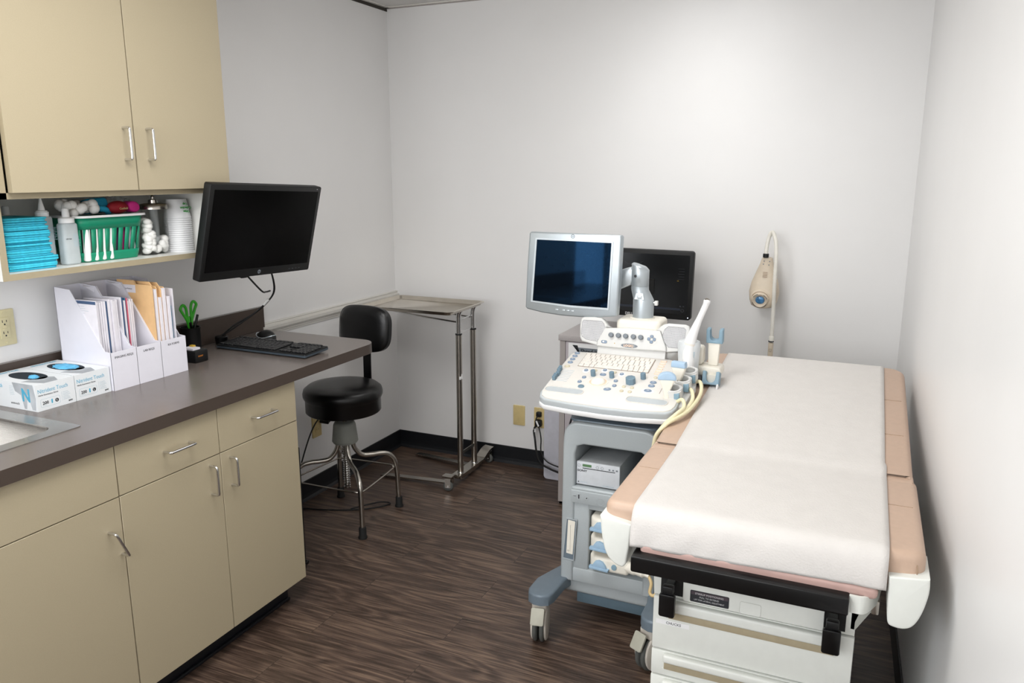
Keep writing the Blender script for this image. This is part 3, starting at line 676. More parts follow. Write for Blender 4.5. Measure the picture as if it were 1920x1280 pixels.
# keyboard
def keyboard():
    t=thing('computer_keyboard',(.335,-1.435,ZT),'black computer keyboard lying on the free end of the countertop','keyboard')
    g=G(); T=frame((.112,-1.508,ZT+.004),(1,-.012,0),(0,1,.04)); g.prism(rr(0,0,.447,.142,.006),0,.013,'cartdark' if 0 else 'blackplastic',T,bev=.003); 
    g.prism(rr(-.001,-.002,.448,.143,.007),.001,.008,'keybody',T)
    g.box((.02,.115,-.0037),(.06,.135,.001),'rubber',T=T); g.box((.02,.008,-.0037),(.06,.02,.001),'rubber',T=T); g.box((.39,.115,-.0037),(.43,.135,.001),'rubber',T=T); g.box((.39,.008,-.0037),(.43,.02,.001),'rubber',T=T)
    ob('case',g,t)
    g=G()
    for r_ in range(6):
        y0=.008+r_*.0212+(.004 if r_==5 else 0); x=.009
        lay={0:[1.25,1.25,1.25,6.2,1.25,1.25,1.25,1.25],1:[2.2]+[1]*10+[2.7],2:[1.8]+[1]*11+[2.1],3:[1.5]+[1]*12+[1.4],4:[1]*13+[1.9],5:[1,0]+[1]*4+[0]+[1]*4+[0]+[1]*4}[r_]
        u=.0192
        for k in lay:
            if k==0: x+=.008; continue
            g.box((x+.0008,y0,.0125),(x+k*u-.0018,y0+.0175,.0185),'keyblack',.0015,1,T=T); x+=k*u
        x=.312
        for k in range(3): 
            if r_ not in (1,2) or (r_==1 and k==1): g.box((x+.0008,y0,.0125),(x+u-.0018,y0+.0175,.0185),'keyblack',.0015,1,T=T)
            x+=u
        x=.3745
        for k in range(4 if r_<5 else 3): g.box((x+.0006,y0,.0125),(x+.0175-.0014,y0+.0175,.0185),'keyblack',.0015,1,T=T); x+=.0175
    ob('keys',g,t)
keyboard()
t=thing('computer_mouse',(.13,-1.27,ZT),'black mouse with silver trim beside the keyboard','mouse')
g=G(); b=bmesh.new(); bmesh.ops.create_uvsphere(b,u_segments=28,v_segments=16,radius=1)
for v in b.verts:
    z=max(0,v.co.z); v.co=Vector((v.co.x*.055*(1),v.co.y*.031,(z*.034*(1+.15*v.co.x))))
g.add(b,'blackplastic',FZ(.152,-1.262,ZT,R_(-12))); ob('shell',g,t,smooth=60)
g=G(); g.tube([FZ(.152,-1.262,ZT,R_(-12))@Vector((.054*math.cos(a),.0312*math.sin(a),.011+.006*math.cos(a*2))) for a in [2*PI*i/40 for i in range(40)]],.0018,'silver',6,True); ob('trim',g,t)
g=G(); g.lathe([(.024,0),(.026,.004),(.026,.03),(.022,.034),(.01,.034)],'blackgloss',FZ(.066,-1.43,ZT)); ob('cable_grommet',g,label='round black cable grommet at the corner of keyboard and backsplash',cat='grommet')

# ================================================================ BIG WALL MONITOR
t=thing('computer_monitor',(.3,-1.53,1.2),'large black flat monitor hanging over the free end of the countertop','monitor')
# panel corners (top 0.42, bottom 0.34)
TL=V(.42,-1.81,1.566); TR=V(.42,-1.214,1.547); BL=V(.34,-1.793,1.23); BR=V(.34,-1.19,1.207)
o=(BL+BR)/2; T=frame(o,(BR-BL)+(TR-TL),(TL-BL)+(TR-BR)); Wm=.598; Hm=.349
g=G(); g.prism(rr(-Wm/2,0,Wm/2,Hm,.008),-.03,0,'blackplastic',T,bev=.003); g.prism(rr(-.2,.06,.2,.3,.03),-.055,-.03,'blackplastic',T); mb=ob('housing',g,t)
g=G(); g.prism(rr(-Wm/2+.020,.032,Wm/2-.018,Hm-.020,.001),-.001,.0004,'screen',T); ob('screen',g,t)
g=G(); g.lathe([(.008,0),(.008,.0006)],'greyknob',T@Matrix.Translation((0,.016,0)),20); g.text('hp',.010,T@Matrix.Translation((0,0,.0007)),'ink',0,.0135,'CENTER'); g.text('27y',.005,T,'inkwhite',Wm/2-.03,Hm-.012)
for i in range(4): g.box((.17+i*.02,.014,0),(.178+i*.02,.0148,.0004),'greyknob',T=T)
ob('logo_print',g,t)
g=G(); c_=T@V(0,.18,-.055); g.cyl(c_,c_+V(-.06,0,0),.03,'blackplastic'); g.tube(cr([c_+V(-.05,0,0),V(.17,-1.40,1.42),V(.05,-1.46,1.40)],6),.018,'blackplastic'); g.prism(rr(-.04,-.08,.04,.08,.01),0,.012,'blackplastic',FX(.0005,-1.46,1.40)); g.box((.01,-1.485,1.36),(.06,-1.435,1.44),'blackplastic',.005); ob('mount_arm',g,t)
g=G(); a=T@V(.115,0,-.04); 
g.tube(cr([a,V(.27,-1.33,1.13),V(.21,-1.35,1.06),V(.12,-1.40,.985),V(.07,-1.43,.95)],8),.0035,'cableblack'); g.tube(cr([T@V(.118,.0,-.042),V(.262,-1.325,1.125),V(.20,-1.352,1.05),V(.11,-1.40,.99),V(.07,-1.425,.95)],8),.0032,'cableblack')
g.tube([V(.245,-1.339,1.098),V(.225,-1.347,1.075)],.006,'lightgrey')
g.tube(cr([T@V(-.03,0,-.04),V(.32,-1.46,1.155),V(.29,-1.40,1.14),V(.262,-1.345,1.135)],6),.0035,'cableblack'); g.box((-.03-.02,-.018,-.05),(-.03+.012,.004,-.035),'cableblack',.003,T=T)
ob('cable',g,t)

# ================================================================ STOOL
sx_,sy_=.305,-.95
t=thing('swivel_stool',(sx_,sy_,0),'black vinyl swivel stool with backrest and four chrome legs','stool')
g=G(); g.lathe([(0,.523),(.168,.523),(.173,.528),(.173,.582),(.176,.587),(.182,.600),(.183,.613),(.178,.631),(.16,.645),(.12,.652),(.06,.654),(0,.654)],'vinyl',FZ(sx_,sy_,0),n=48,cap=False); ob('seat',g,t,smooth=50)
T=frame((sx_-.012,-.762,.770),(1,-.05,0),(0,.12,1))
g=G(); b=bmesh.new(); bmesh.ops.create_cube(b,size=1); bmesh.ops.subdivide_edges(b,edges=b.edges[:],cuts=14,use_grid_fill=True)
for v in b.verts:
    x,y,z=v.co*2
    # superellipse outline, rounded thickness
    p=3.6; r_=max(1e-6,(abs(x)**p+abs(y)**p)**(1/p)); m_=max(abs(x),abs(y)); k=m_/r_ if r_>0 else 1
    X,Y=x*k,y*k; edge=max(0,m_); th=.024*(1-max(0,(edge-.72)/.28)**2*.55)
    Y=Y*(1+.04*(1-X*X))
    v.co=Vector((X*.148,.105+Y*.107,z*th+(-.012*(X*X))))
g.add(b,'vinyl',T); ob('backrest',g,t,smooth=180)
g=G(); 
P=cr([(sx_-.008,-.86,.515),(sx_-.008,-.80,.513),(sx_-.008,-.752,.53),(sx_-.008,-.738,.60),(sx_-.008,-.735,.72),(sx_-.008,-.728,.85)],6)
g.tube(P,.01,'blackgloss',prof=[(-.021,-.003),(.021,-.003),(.021,.003),(-.021,.003)]); ob('back_bar',g,t,smooth=30)
g=G(); g.lathe([(.058,.372),(.0605,.376),(.060,.382),(.052,.455),(.047,.466),(.036,.470),(0,.470)],'bossgrey',FZ(sx_,sy_,0),n=32); g.lathe([(.0,.369),(.056,.369),(.056,.372)],'bossgrey',FZ(sx_,sy_,0),n=32,cap=False); ob('hub_cap',g,t,smooth=50)
g=G(); g.cyl((sx_,sy_,.14),(sx_,sy_,.524),.0105,'steel'); hel=[]
for i in range(0,int(34*10)): a=2*PI*i/10; hel.append((sx_+.0135*math.cos(a),sy_+.0135*math.sin(a),.14+.385*i/340))
g.tube(hel,.0032,'chrome',5); ob('screw_post',g,t,smooth=60)
rad=.252
for k,(ax,ay) in enumerate(((.508,-1.126),(.472,-.765),(.14,-.785),(.118,-1.135))):
    d=V(ax-sx_,ay-sy_,0); L_=d.length; d.normalize(); o=V(sx_,sy_,0)
    pt=lambda r,z:o+d*r+V(0,0,z)
    g=G(); g.tube(cr([pt(.030,.45),pt(.033,.385),pt(.042,.335),pt(.075,.295),pt(.12,.288),pt(.165,.288),pt(.205,.278),pt(L_-.016,.242),pt(L_-.006,.19),pt(L_-.003,.12),pt(L_,.03)],6),.0115,'steel',12); lg=ob('leg',g,t,smooth=60)
    g=G(); g.lathe([(.0205,0),(.0205,.006),(.017,.012),(.0165,.048),(.0145,.052),(.0,.052)],'rubber',FZ(ax,ay,.0005)); ob('rubber_foot',g,lg,smooth=50)
g=G(); Q=[]
for k,(ax,ay) in enumerate(((.508,-1.126),(.472,-.765),(.14,-.785),(.118,-1.135))):
    d=V(ax-sx_,ay-sy_,0); a=math.atan2(d.y,d.x); r_=d.length-.028
    for q in (-.13,0,.13): Q.append((sx_+r_*math.cos(a+q)*(1 if q==0 else .985),sy_+r_*math.sin(a+q)*(1 if q==0 else .985),.212))
g.tube(cr(Q,4,True),.0042,'steel',8,True); ob('foot_ring',g,t,smooth=60)

# ================================================================ MAYO STAND
t=thing('instrument_tray_stand',(.6,-.28,0),'stainless tray table on a wheeled two-post stand in the back corner','tray stand')
tz=.945; tx0,tx1,ty0,ty1=.125,.665,-.555,-.165
sh=frame((0,0,0),(1,0,0),(0,1,0))
g=G(); b=bmesh.new(); loops=[]
for (ins,z,r) in ((-.0,tz-.004,.035),(.0,tz,.035),(.006,tz+.001,.032),(.012,tz-.002,.028),(.018,tz-.016,.025),(.023,tz-.019,.022)):
    loops.append([b.verts.new((*p,z)) for p in rr(tx0+ins,ty0+ins,tx1-ins,ty1-ins,max(.004,r),6)])
for A,B in zip(loops,loops[1:]):
    for i in range(len(A)): j=(i+1)%len(A); b.faces.new((A[i],A[j],B[j],B[i]))
b.faces.new(loops[-1]); bmesh.ops.recalc_face_normals(b,faces=b.faces[:])
g.add(b,'tray'); o_=ob('tray',g,t,smooth=50); m_=o_.modifiers.new('s','SOLIDIFY'); m_.thickness=.0015
g=G()
fr=[(.60,-.36,.90),(.595,-.36,.868),(.57,-.36,.862),(.235,-.36,.89),(.222,-.36,.905),(.22,-.36,.921)]
g.tube(cr(fr,5),.0045,'chrome',8); fr=[(.60,-.20,.90),(.595,-.20,.868),(.57,-.20,.862),(.235,-.20,.89),(.222,-.20,.905),(.22,-.20,.921)]; g.tube(cr(fr,5),.0045,'chrome',8); g.tube([(.596,-.36,.87),(.596,-.20,.87)],.004,'chrome',8); ob('tray_support',g,t,smooth=60)
for y in (-.36,-.20):
    g=G(); g.cyl((.601,y,.055),(.601,y,.80),.0155,'steel',n=24); g.tube([(.601,y,.80),(.601,y,.885),(.604,y,.905),(.612,y,.921)],.0125,'chrome',16); g.lathe([(.0175,0),(.0175,.006)],'rubber',FZ(.601,y,.795)); g.lathe([(.019,0),(.017,.006)],'chrome',FZ(.601,y,.052)); ob('post',g,t,smooth=60)
g=G(); g.box((.598,-.345,.803),(.604,-.215,.808),'chrome'); g.box((.606,-.36,.15),(.609,-.20,.168),'steel') ; ob('cross_bar',g,t)
g=G(); g.cyl((.617,-.362,.565),(.6175,-.362,.59),.003,'white'); g.box((.610,-.380,.563),(.618,-.366,.578),'white',.002); ob('sticker',g,t)
g=G(); prof=[(-.027,-.004),(.027,-.004),(.027,.004),(-.027,.004)]
g.tube(cr([(.601,-.515,.078),(.601,-.47,.078),(.601,-.44,.058),(.601,-.40,.05),(.601,-.16,.05),(.601,-.12,.058),(.608,-.07,.085),(.612,-.03,.09)],4),.01,'steel',prof=prof)
g.box((.578,-.39,.024),(.62,-.16,.046),'steel',.003); ob('base_bar',g,t,smooth=30)
for (ya,xa,yb,xb) in ((-.463,.175,-.455,.59),(-.115,.185,-.19,.59)):
    g=G(); g.tube([(xb,yb,.028),(xa+.02,ya,.012),(xa,ya,.008)],.01,'steel',prof=[(-.018,-.003),(.018,-.003),(.018,.003),(-.018,.003)]); g.box((xb-.015,yb-.018,.02),(xb+.012,yb+.018,.05),'steel',.003); g.cyl((xa+.02,ya,.0005),(xa+.02,ya,.008),.012,'rubber'); ob('leg',g,t,smooth=30)
for (x,y,a) in ((.601,-.498,.3),(.615,-.048,-.1)):
    g=G(); T=FZ(x,y,0,a); g.cyl(T@V(0,-.009,.026),T@V(0,.009,.026),.0255,'tyre',bev=.004); c1=ob('caster',g,t,smooth=50)
    g=G(); g.box((-.014,-.014,.0),(.014,-.011,.05),'steel',T=T@Matrix.Translation((0,0,.02))); g.box((-.014,.011,0),(.014,.014,.05),'steel',T=T@Matrix.Translation((0,0,.02))); g.box((-.016,-.015,.066),(.016,.015,.072),'steel',T=T); g.cyl(T@V(0,-.017,.026),T@V(0,.017,.026),.005,'chrome'); ob('fork',g,c1)

# ================================================================ SHREDDING CABINET + WHITE CASING
t=thing('document_cabinet',(1.42,-.24,0),'speckled grey locking paper cabinet against the back wall behind the ultrasound cart','cabinet')
cx0,cx1,cy0,cy1,chh=1.178,1.70,-.43,-.008,.858
rot=FZ(0,0,0)
g=G(); g.box((cx0,cy0+.02,0),(cx0+.02,cy1,chh-.028),'laminframe'); g.box((cx1-.02,cy0+.02,0),(cx1,cy1,chh-.028),'laminframe'); g.box((cx0,cy1-.01,0),(cx1,cy1,chh-.028),'laminframe'); g.box((cx0,cy0+.02,0),(cx1,cy1,.05),'laminframe'); ob('body',g,t)
g=G(); g.box((cx0-.006,cy0-.004,chh-.028),(cx1+.006,cy1,chh),'lamin',.002); g.box((cx0+.10,cy0+.12,chh),(cx0+.30,cy0+.17,chh+.003),'blackplastic',.001); g.box((cx0+.115,cy0+.135,chh+.003),(cx0+.285,cy0+.155,chh+.0036),'rubber'); ob('top',g,t)
g=G(); g.box((cx0+.001,cy0,0.02),(cx0+.028,cy0+.02,chh-.030),'laminframe'); g.box((cx1-.028,cy0,.02),(cx1-.001,cy0+.02,chh-.030),'laminframe'); ob('face_frame',g,t)
g=G(); g.box((cx0+.030,cy0+.001,.02),(cx1-.030,cy0+.018,chh-.031),'laminpanel',.001); dr=ob('door',g,t)
g=G(); F=FY(cx0+.044,cy0+.0008,chh-.19); g.box((0,0,0),(.19,.155,.001),'white',T=F); g.box((.048,.098,.001),(.178,.136,.0014),'greyknob',T=F); g.text('Shred-it',.026,F@Matrix.Translation((0,0,.0016)),'ink',.060,.112,bold=.0008)
for i in range(5): g.prism([(.02+i*.005,.145),(.024+i*.005,.147),(.05+i*.004,.118-i*.008),(.046+i*.004,.116-i*.008)],.001,.0016,'ink',F)
ob('sign',g,dr,smooth=0)
g=G(); g.prism(rr(.986,.008,1.11,.46,.02),0,.13,'platewhite',FY(0,-.145,0) @ Matrix.Translation((0,0,-.13)),bev=.006,both=True); ob('white_casing',g,label='white rounded casing standing on the floor just left of grey cabinet',cat='casing')
bpy.data.objects['white_casing'].location.z=.0003
# outlet plugs and cords at back wall
g=G(); g.box((.894,-.034,.30),(.922,-.008,.328),'cableblack',.006); g.tube(cr([(.908,-.03,.312),(.905,-.055,.29),(.925,-.06,.25),(.945,-.08,.20),(.975,-.15,.15),(1.02,-.175,.11),(1.10,-.18,.09)],6),.0035,'cableblack'); g.tube([(.907,-.056,.286),(.922,-.06,.258)],.005,'white'); ob('power_cord',g,label='thin black power cord with white tag, in the upper socket of back wall outlet',cat='cord')
g=G(); g.box((.888,-.04,.245),(.925,-.008,.284),'cableblack',.008); g.tube(cr([(.900,-.035,.255),(.895,-.06,.235),(.91,-.08,.19),(.94,-.13,.14),(.98,-.175,.10),(1.04,-.19,.08),(1.10,-.2,.07)],6),.0055,'cableblack'); g.cyl((.893,-.055,.238),(.899,-.062,.222),.008,'white'); ob('power_cord',g,label='thick black power cord in the lower socket of back wall outlet',cat='cord')
g=G(); g.cyl((.008,-.752,.375),(.05,-.735,.368),.012,'cableblack',bev=.003); g.tube(cr([(.05,-.735,.368),(.07,-.72,.40),(.05,-.76,.43),(.035,-.86,.35),(.03,-.98,.13),(.045,-1.0,.02),(.10,-.98,.006),(.25,-.93,.006),(.36,-.86,.006),(.42,-.78,.006),(.40,-.76,.006),(.36,-.80,.012),(.28,-.90,.006)],7),.0035,'cableblack'); ob('power_cord',g,label='black cord from left wall outlet looping on floor under the stool',cat='cord')

# ================================================================ SECOND (BLACK) MONITOR ON CABINET
t=thing('computer_monitor',(1.56,-.25,chh),'black flat monitor on the grey cabinet, partly hidden by the silver screen','monitor')
T=frame((1.545,-.25,.938),(1,.01,-.01),(0,.03,1)); wx0,wx1=-.235,.204
g=G(); g.prism(rr(wx0,0,wx1,.318,.014),-.03,0,'blackplastic',T,bev=.004); g.prism(rr(-.1,.08,.1,.25,.03),-.05,-.03,'blackplastic',T); ob('housing',g,t)
g=G(); g.prism(rr(wx0+.02,.026,wx1-.018,.298,.001),-.001,.0005,'dellscreen',T)
F=T@Matrix.Translation((0,0,.0007))
for i in range(5): g.box((.135+(i%2)*.005,.235-i*.012,0),(.165,.2362-i*.012,.0002),'greyline',T=F)
g.box((-.14,.044,0),(.155,.054,.0002),'blueline',T=F); g.ring(ell(.165,.044,.008,.008,12),ell(.165,.044,.006,.006,12),0,.0002,'greyline',F); g.box((.15,.06,0),(.158,.066,.0002),'greyline',T=F); g.box((.165,.06,0),(.172,.066,.0002),'greyline',T=F)
g.tube([F@V(-.13+.1*i/14,.262-.018*math.sin(PI*i/14),.0002) for i in range(15)],.0007,'greyline',5); g.text('120',.006,F,'ledyellow',.132,.178)
ob('screen',g,t)
g=G(); g.text('DELL',.017,T,'inkwhite',-.105,.007,bold=.0004); g.lathe([(.0025,0),(.0025,.0006)],'led',T@Matrix.Translation((wx1-.012,.012,0)),10); ob('logo_print',g,t)
g=G(); g.box((1.515,-.235,chh+.008),(1.575,-.205,1.12),'blackplastic',.006); g.prism(rr(1.43,-.32,1.66,-.12,.03),chh+.0003,chh+.012,'blackplastic',bev=.004); g.box((1.515,-.25,1.05),(1.575,-.20,1.12),'blackplastic'); ob('stand',g,t)

# ================================================================ ULTRASOUND CART
t=thing('ultrasound_cart',(1.73,-1.2,0),'grey and white ultrasound machine on wheels with keyboard console, beside exam table','ultrasound machine'); UC=t
yF=-1.42; yR=-.86
def arch(x0,z0,x1,z1,r,n=8): return rr(x0,z0,x1,z1,[0,r,r,0],n)
# housing: outer arch with opening
g=G()
Pout=[(1.562,.19),(1.9,.19)]+[(1.9-.055+.055*math.cos(a),.725+.055*math.sin(a)) for a in [PI/2*i/8 for i in range(9)]]+[(1.571+.055-.055*math.sin(a),.725+.055*math.cos(a)) for a in [PI/2*i/8 for i in range(9)]]
def wallbox(a,b,m='cart',bev=.004): g.box(a,b,m,bev)
L_=[(1.562,.185),(1.610,.185),(1.610,.665),(1.618,.692),(1.64,.70),(1.84,.70),(1.855,.692),(1.86,.665),(1.86,.185),(1.902,.185),(1.902,.70)]+[(1.847+.055*math.cos(a),.722+.055*math.sin(a)) for a in [PI/2*i/8 for i in range(9)]]+[(1.62-.052*math.sin(a),.722+.055*math.cos(a)) for a in [PI/2*i/8 for i in range(9)]]+[(1.566,.69)]
g.prism(L_,-.0,.56,'cart',FY(0,yF,0)@Matrix.Translation((0,0,-.56)),bev=.008,seg=3)
wallbox((1.60,yF+.02,.535),(1.87,yR,.545)); wallbox((1.60,yR-.012,.19),(1.87,yR,.70),'cart',0)
# lower front: stile, bays
wallbox((1.60,yF+.004,.185),(1.87,yR,.24),'cart',.006); wallbox((1.604,yF+.006,.23),(1.664,yF+.12,.495),'cart',.005); wallbox((1.64,yF+.10,.23),(1.87,yF+.12,.53),'cart',0); wallbox((1.655,yF+.008,.465),(1.868,yF+.11,.498),'cart',.003)
ob('housing',g,t,smooth=45)
# card slot recess on left stile: dark inset frame with cream card
g=G(); g.ring([(1.571,.268),(1.6135,.266),(1.6225,.424),(1.583,.424)],[(1.574,.272),(1.6115,.27),(1.620,.420),(1.586,.420)],0,.002,'silverhi',FY(0,yF,0)); g.prism([(1.574,.272),(1.6115,.27),(1.620,.420),(1.586,.420)],0,.0008,'cartdark',FY(0,yF,0)); g.prism([(1.585,.292),(1.6085,.290),(1.6165,.416),(1.590,.418)],.0008,.0018,'cream',FY(0,yF,0)); g.ring(ell(1.592,.302,.003,.003,12),ell(1.592,.302,.0024,.0024,12),.0018,.0022,'ink',FY(0,yF,0)); g.box((1.599,.30,.0018),(1.5995,.40,.0022),'ink',T=FY(0,yF,0)); ob('card_slot',g,t,smooth=0)
# control panel under printer
g=G(); g.prism(rr(1.598,.487,1.862,.535,.006),-.05,.004,'cart',FY(0,yF,0),bev=.003); g.box((1.600,.530,-.03),(1.862,.546,.003),'cart',.006,3,T=FY(0,yF,0))
F=FY(0,yF-.0042,0); g.box((1.624,.502,0),(1.634,.523,.0008),'silverhi',T=F); g.box((1.627,.505,.0008),(1.631,.520,.0012),'ink',T=F); g.lathe([(.006,0),(.006,.001),(.0035,.001)],'silverhi',F@Matrix.Translation((1.657,.511,0)),16); g.lathe([(.0022,.001),(.0022,.0014)],'ink',F@Matrix.Translation((1.657,.511,0)),10); g.ring(ell(1.707,.506,.013,.013,24),ell(1.707,.506,.0118,.0118,24),0,.0006,'silverhi',F); g.text('PACS',.004,F,'ink',1.609,.511); ob('port_panel',g,t)
g=G(); T_=FY(0,yF+.02,0); g.prism([(1.56,.13),(1.9,.13),(1.905,.19),(1.9,.205),(1.56,.205),(1.556,.19)],-.5,0,'cart',T_,bev=.018,seg=4); g.b.normal_update(); ob('lower_bumper',g,t)
g=G(); g.box((1.617,yF-.002+.03,.095),(1.873,yR-.05,.172),'cartskirt',.003); ob('underbody',g,t)
g=G(); g.prism(rr(1.575,-1.40,1.89,yR+.02,.04,6),.772,.781,'cartdark',bev=.004); ob('top_deck',g,t)
g=G()
g.lathe([(.078,.781),(.078,.788),(.07,.80),(.064,.806),(.064,.808),(.059,.808),(.059,.90),(0,.90)],'silver',FZ(1.775,-1.17,0),n=36,cap=False); ob('lift_column',g,t,smooth=40)
# feet arms
for s,xt,xa in ((-1,1.536,1.60),(1,1.935,1.88)):
    g=G(); P=[(xa+s*.01,-1.30),(xa-s*.062,-1.36)] 
    pl=[(xa+.035,-1.25),(xa-.035,-1.25),(xt-.046,-1.46),(xt-.046,-1.535),(xt-.036,-1.562),(xt-.012,-1.575),(xt+.014,-1.575),(xt+.038,-1.562),(xt+.046,-1.535),(xt+.050,-1.44)]
    g.prism(pl,.158,.196,'cartdark',bev=.008,seg=3); ob('foot_arm',g,t,smooth=45)
    pl=[(xa+.035,-.95),(xa-.035,-.95),(xt-.04,-.80),(xt+.04,-.80)]; g=G(); g.prism(pl,.155,.19,'cartdark',bev=.006); ob('foot_arm',g,t)
def caster(x,y,a):
    T=FZ(x,y,0,a); g=G()
    for s in (-1,1): g.cyl(T@V(s*.004,0,.0605),T@V(s*.020,0,.0605),.060,'tyre',n=32,bev=.006)
    c=ob('caster',g,UC,smooth=50)
    g=G()
    for s in (-1,1):
        P=[(.052*math.cos(q),.064+.052*math.sin(q)) for q in [-2.2+4.4*i/16 for i in range(17)]]
        P=ell(0,.068,.05,.064,24)
        g.prism(P,.0,.010,'casterfork',T@frame((s*.022+(-.005),0,0),(0,1,0),(0,0,1)),bev=.004,both=True)
    g.box((-.026,-.03,.118),(.026,.04,.155),'casterfork',.008,T=T); g.cyl(T@V(0,.0,.14),T@V(0,0,.158),.016,'steel'); ob('wheel_cover',g,c,smooth=50)
    g=G(); g.prism(rr(-.023,0,.023,.058,.006),0,.007,'brakegrey',T@frame((0,-.046,.146),(-1,0,0),(0,-.55,-1)),bev=.002); ob('brake_pedal',g,c)
caster(1.530,-1.525,R_(12)); caster(1.925,-1.53,R_(-28)); caster(1.55,-.83,R_(10)); caster(1.92,-.83,R_(10))
# ---- console
PH=math.atan2(.08,.33); Tc=frame((0,-1.46,.87),(1,0,0),(0,.33,.08))
def pc(u,v,n=0): return Tc@V(u,v,n)
out=[(1.515,-.016),(1.62,-.027),(1.72,-.031),(1.83,-.027),(1.925,-.014),(1.945,.002),(1.953,.028),(1.953,.09),(1.945,.30),(1.915,.335),(1.86,.36),(1.58,.36),(1.50,.352),(1.487,.33),(1.484,.08),(1.485,.03),(1.494,.0)]
def inset(P,k,c=(1.72,.16)):
    return [(c[0]+(x-c[0])*(1-k/.235),c[1]+(y-c[1])*(1-k/.19)) for x,y in P]
g=G(); g.prism(inset(out,-.003),-.045,-.026,'white',Tc,bev=.004,both=True); g.prism(out,-.026,-.004,'consolegrey',Tc,bev=.006,seg=3); ob('console_tray',g,t,smooth=45)
g=G(); g.prism(inset(out,.006),-.006,0,'consoletop',Tc,bev=.003,seg=2); ob('console_top',g,t,smooth=45)
for (a,b_,c_,d_) in ((1.498,.030,1.632,.066),(1.785,.024,1.920,.060)):
    g=G(); g.prism(rr(a,b_,c_,d_,.0175,8),0,.0006,'consolegrey',Tc); g.ring(rr(a-.002,b_-.002,c_+.002,d_+.002,.0195,8),rr(a,b_,c_,d_,.0175,8),0,.0028,'consoletop',Tc); ob('hand_grip',g,t)
g=G(); g.prism(rr(1.549,.232,1.809,.339,.002),0,.0005,'keygap',Tc)
for r_ in range(5):
    x=1.551; 
    lay={4:[1]*14,3:[1.4]+[1]*12+[.6],2:[1.7]+[1]*10+[1.3],1:[2.1]+[1]*9+[.9,1],0:[1,1.2,1,5.6,1.2,1,1,1,1]}[r_]
    u=.256/sum(lay)
    for k in lay: g.box((x+.0007,.2335+r_*.0212,.0004),(x+k*u-.0007,.2335+r_*.0212+.0198,.0035),'keycream',.001,1,T=Tc); x+=k*u
for i in range(36): g.box((1.556+(i%12)*.0205,.245+(i//12)*.0212,.0035),(1.560+(i%12)*.0205,.2465+(i//12)*.0212,.0037),'inklight',T=Tc)
ob('keyboard',g,t)
def btn(u,v,a,b_,m,rot=0,h=.004,halo=False,name='button',lab=True):
    g=G()
    if halo: g.prism(ell(u,v-.002,a*1.6,b_*1.8,20,rot),0,.0008,'white',Tc)
    P=ell(u,v,a,b_,20,rot); t_=bmesh.new(); t_.free()
    g.prism(P,0,h,m,Tc,bev=min(a,b_)*.35,seg=2)
    if lab and m!='peachbtn': g.box((u-a*.3,v-.0008,h),(u+a*.3,v+.0008,h+.0003),'white',T=Tc)
    if m=='peachbtn': pass
    return ob(name,g,UC,smooth=50)
for v in (.331,.306,.28,.254): btn(1.514,v,.010,.0085,'bluebtn')
btn(1.514,.222,.0105,.008,'beigebtn')
for i,(u,v) in enumerate([(1.591,.206),(1.656,.221),(1.722,.205)]): btn(u,v,.0075,.0085,'bluebtn',halo=True)
for u,v in [(1.601,.154),(1.596,.12),(1.716,.152),(1.721,.118)]: btn(u,v,.0075,.0085,'bluebtn')
btn(1.659,.188,.0115,.009,'bluebtn'); btn(1.705,.089,.013,.0085,'bluebtn',.35); btn(1.612,.089,.012,.011,'blueknob',-.7,lab=False)
for u,v in [(1.624,.212),(1.695,.212),(1.754,.119),(1.783,.117),(1.755,.088),(1.783,.088),(1.841,.205)]: btn(u,v,.0065,.007,'beigebtn',lab=False)
for u,v in [(1.842,.17),(1.842,.145)]: btn(u,v,.0115,.009,'bluebtn')
btn(1.839,.109,.0135,.0095,'bluebtn',halo=True)
for v in (.331,.312,.292,.272,.253,.235):
    g=G(); g.prism(rr(1.828,v-.005,1.850,v+.005,.003),0,.002,'peachbtn',Tc,bev=.001); g.box((1.831,v-.002,.002),(1.847,v+.002,.0022),'keycream',T=Tc); ob('button',g,UC)
for i in range(8):
    v=.113+i*.0114; u=1.504-i*.0006+(.0035 if i in(3,4) else 0)
    g=G(); g.box((u-.006,v-.004,0),(u+.006,v+.004,.016),'blueknob',.002,T=Tc); ob('slider',g,UC); 
g=G()
for i in range(8): g.box((1.508,.1115+i*.0114,0),(1.551,.1145+i*.0114,.0005),'consolegrey',T=Tc); g.box((1.508,.1145+i*.0114,0),(1.551,.1165+i*.0114,.0006),'white',T=Tc)
g.box((1.879,.10,0),(1.881,.165,.0005),'keygap',T=Tc)
ob('slider_slots',g,UC)
def knob(u,v,r,h,m,n=9):
    g=G(); P=[]
    for i in range(36): a=2*PI*i/36; q=r*(1+.045*math.cos(n*a)); P.append((u+q*math.cos(a),v+q*math.sin(a)))
    g.prism(P,0,h,m,Tc,bev=.0015,seg=2); g.prism(ell(u,v,r*.5,r*.5,14),h,h+.0008,m,Tc); return ob('knob',g,UC,smooth=50)
knob(1.628,.174,.0085,.022,'blueknob'); knob(1.695,.175,.0085,.022,'blueknob'); knob(1.802,.190,.009,.022,'blueknob'); knob(1.769,.150,.0165,.022,'blueknob',8)
g=G(); g.ring(ell(1.659,.132,.035,.032,32),ell(1.659,.132,.031,.028,32),0,.0015,'keycream',Tc); g.prism(ell(1.659,.132,.031,.028,32),0,.0008,'peachbtn',Tc); g.ball((0,0,0),(.0255,.0235,.014),'cream',T=Tc@Matrix.Translation((1.659,.132,.001)),u=28,v=16); ob('trackball',g,UC,smooth=60)
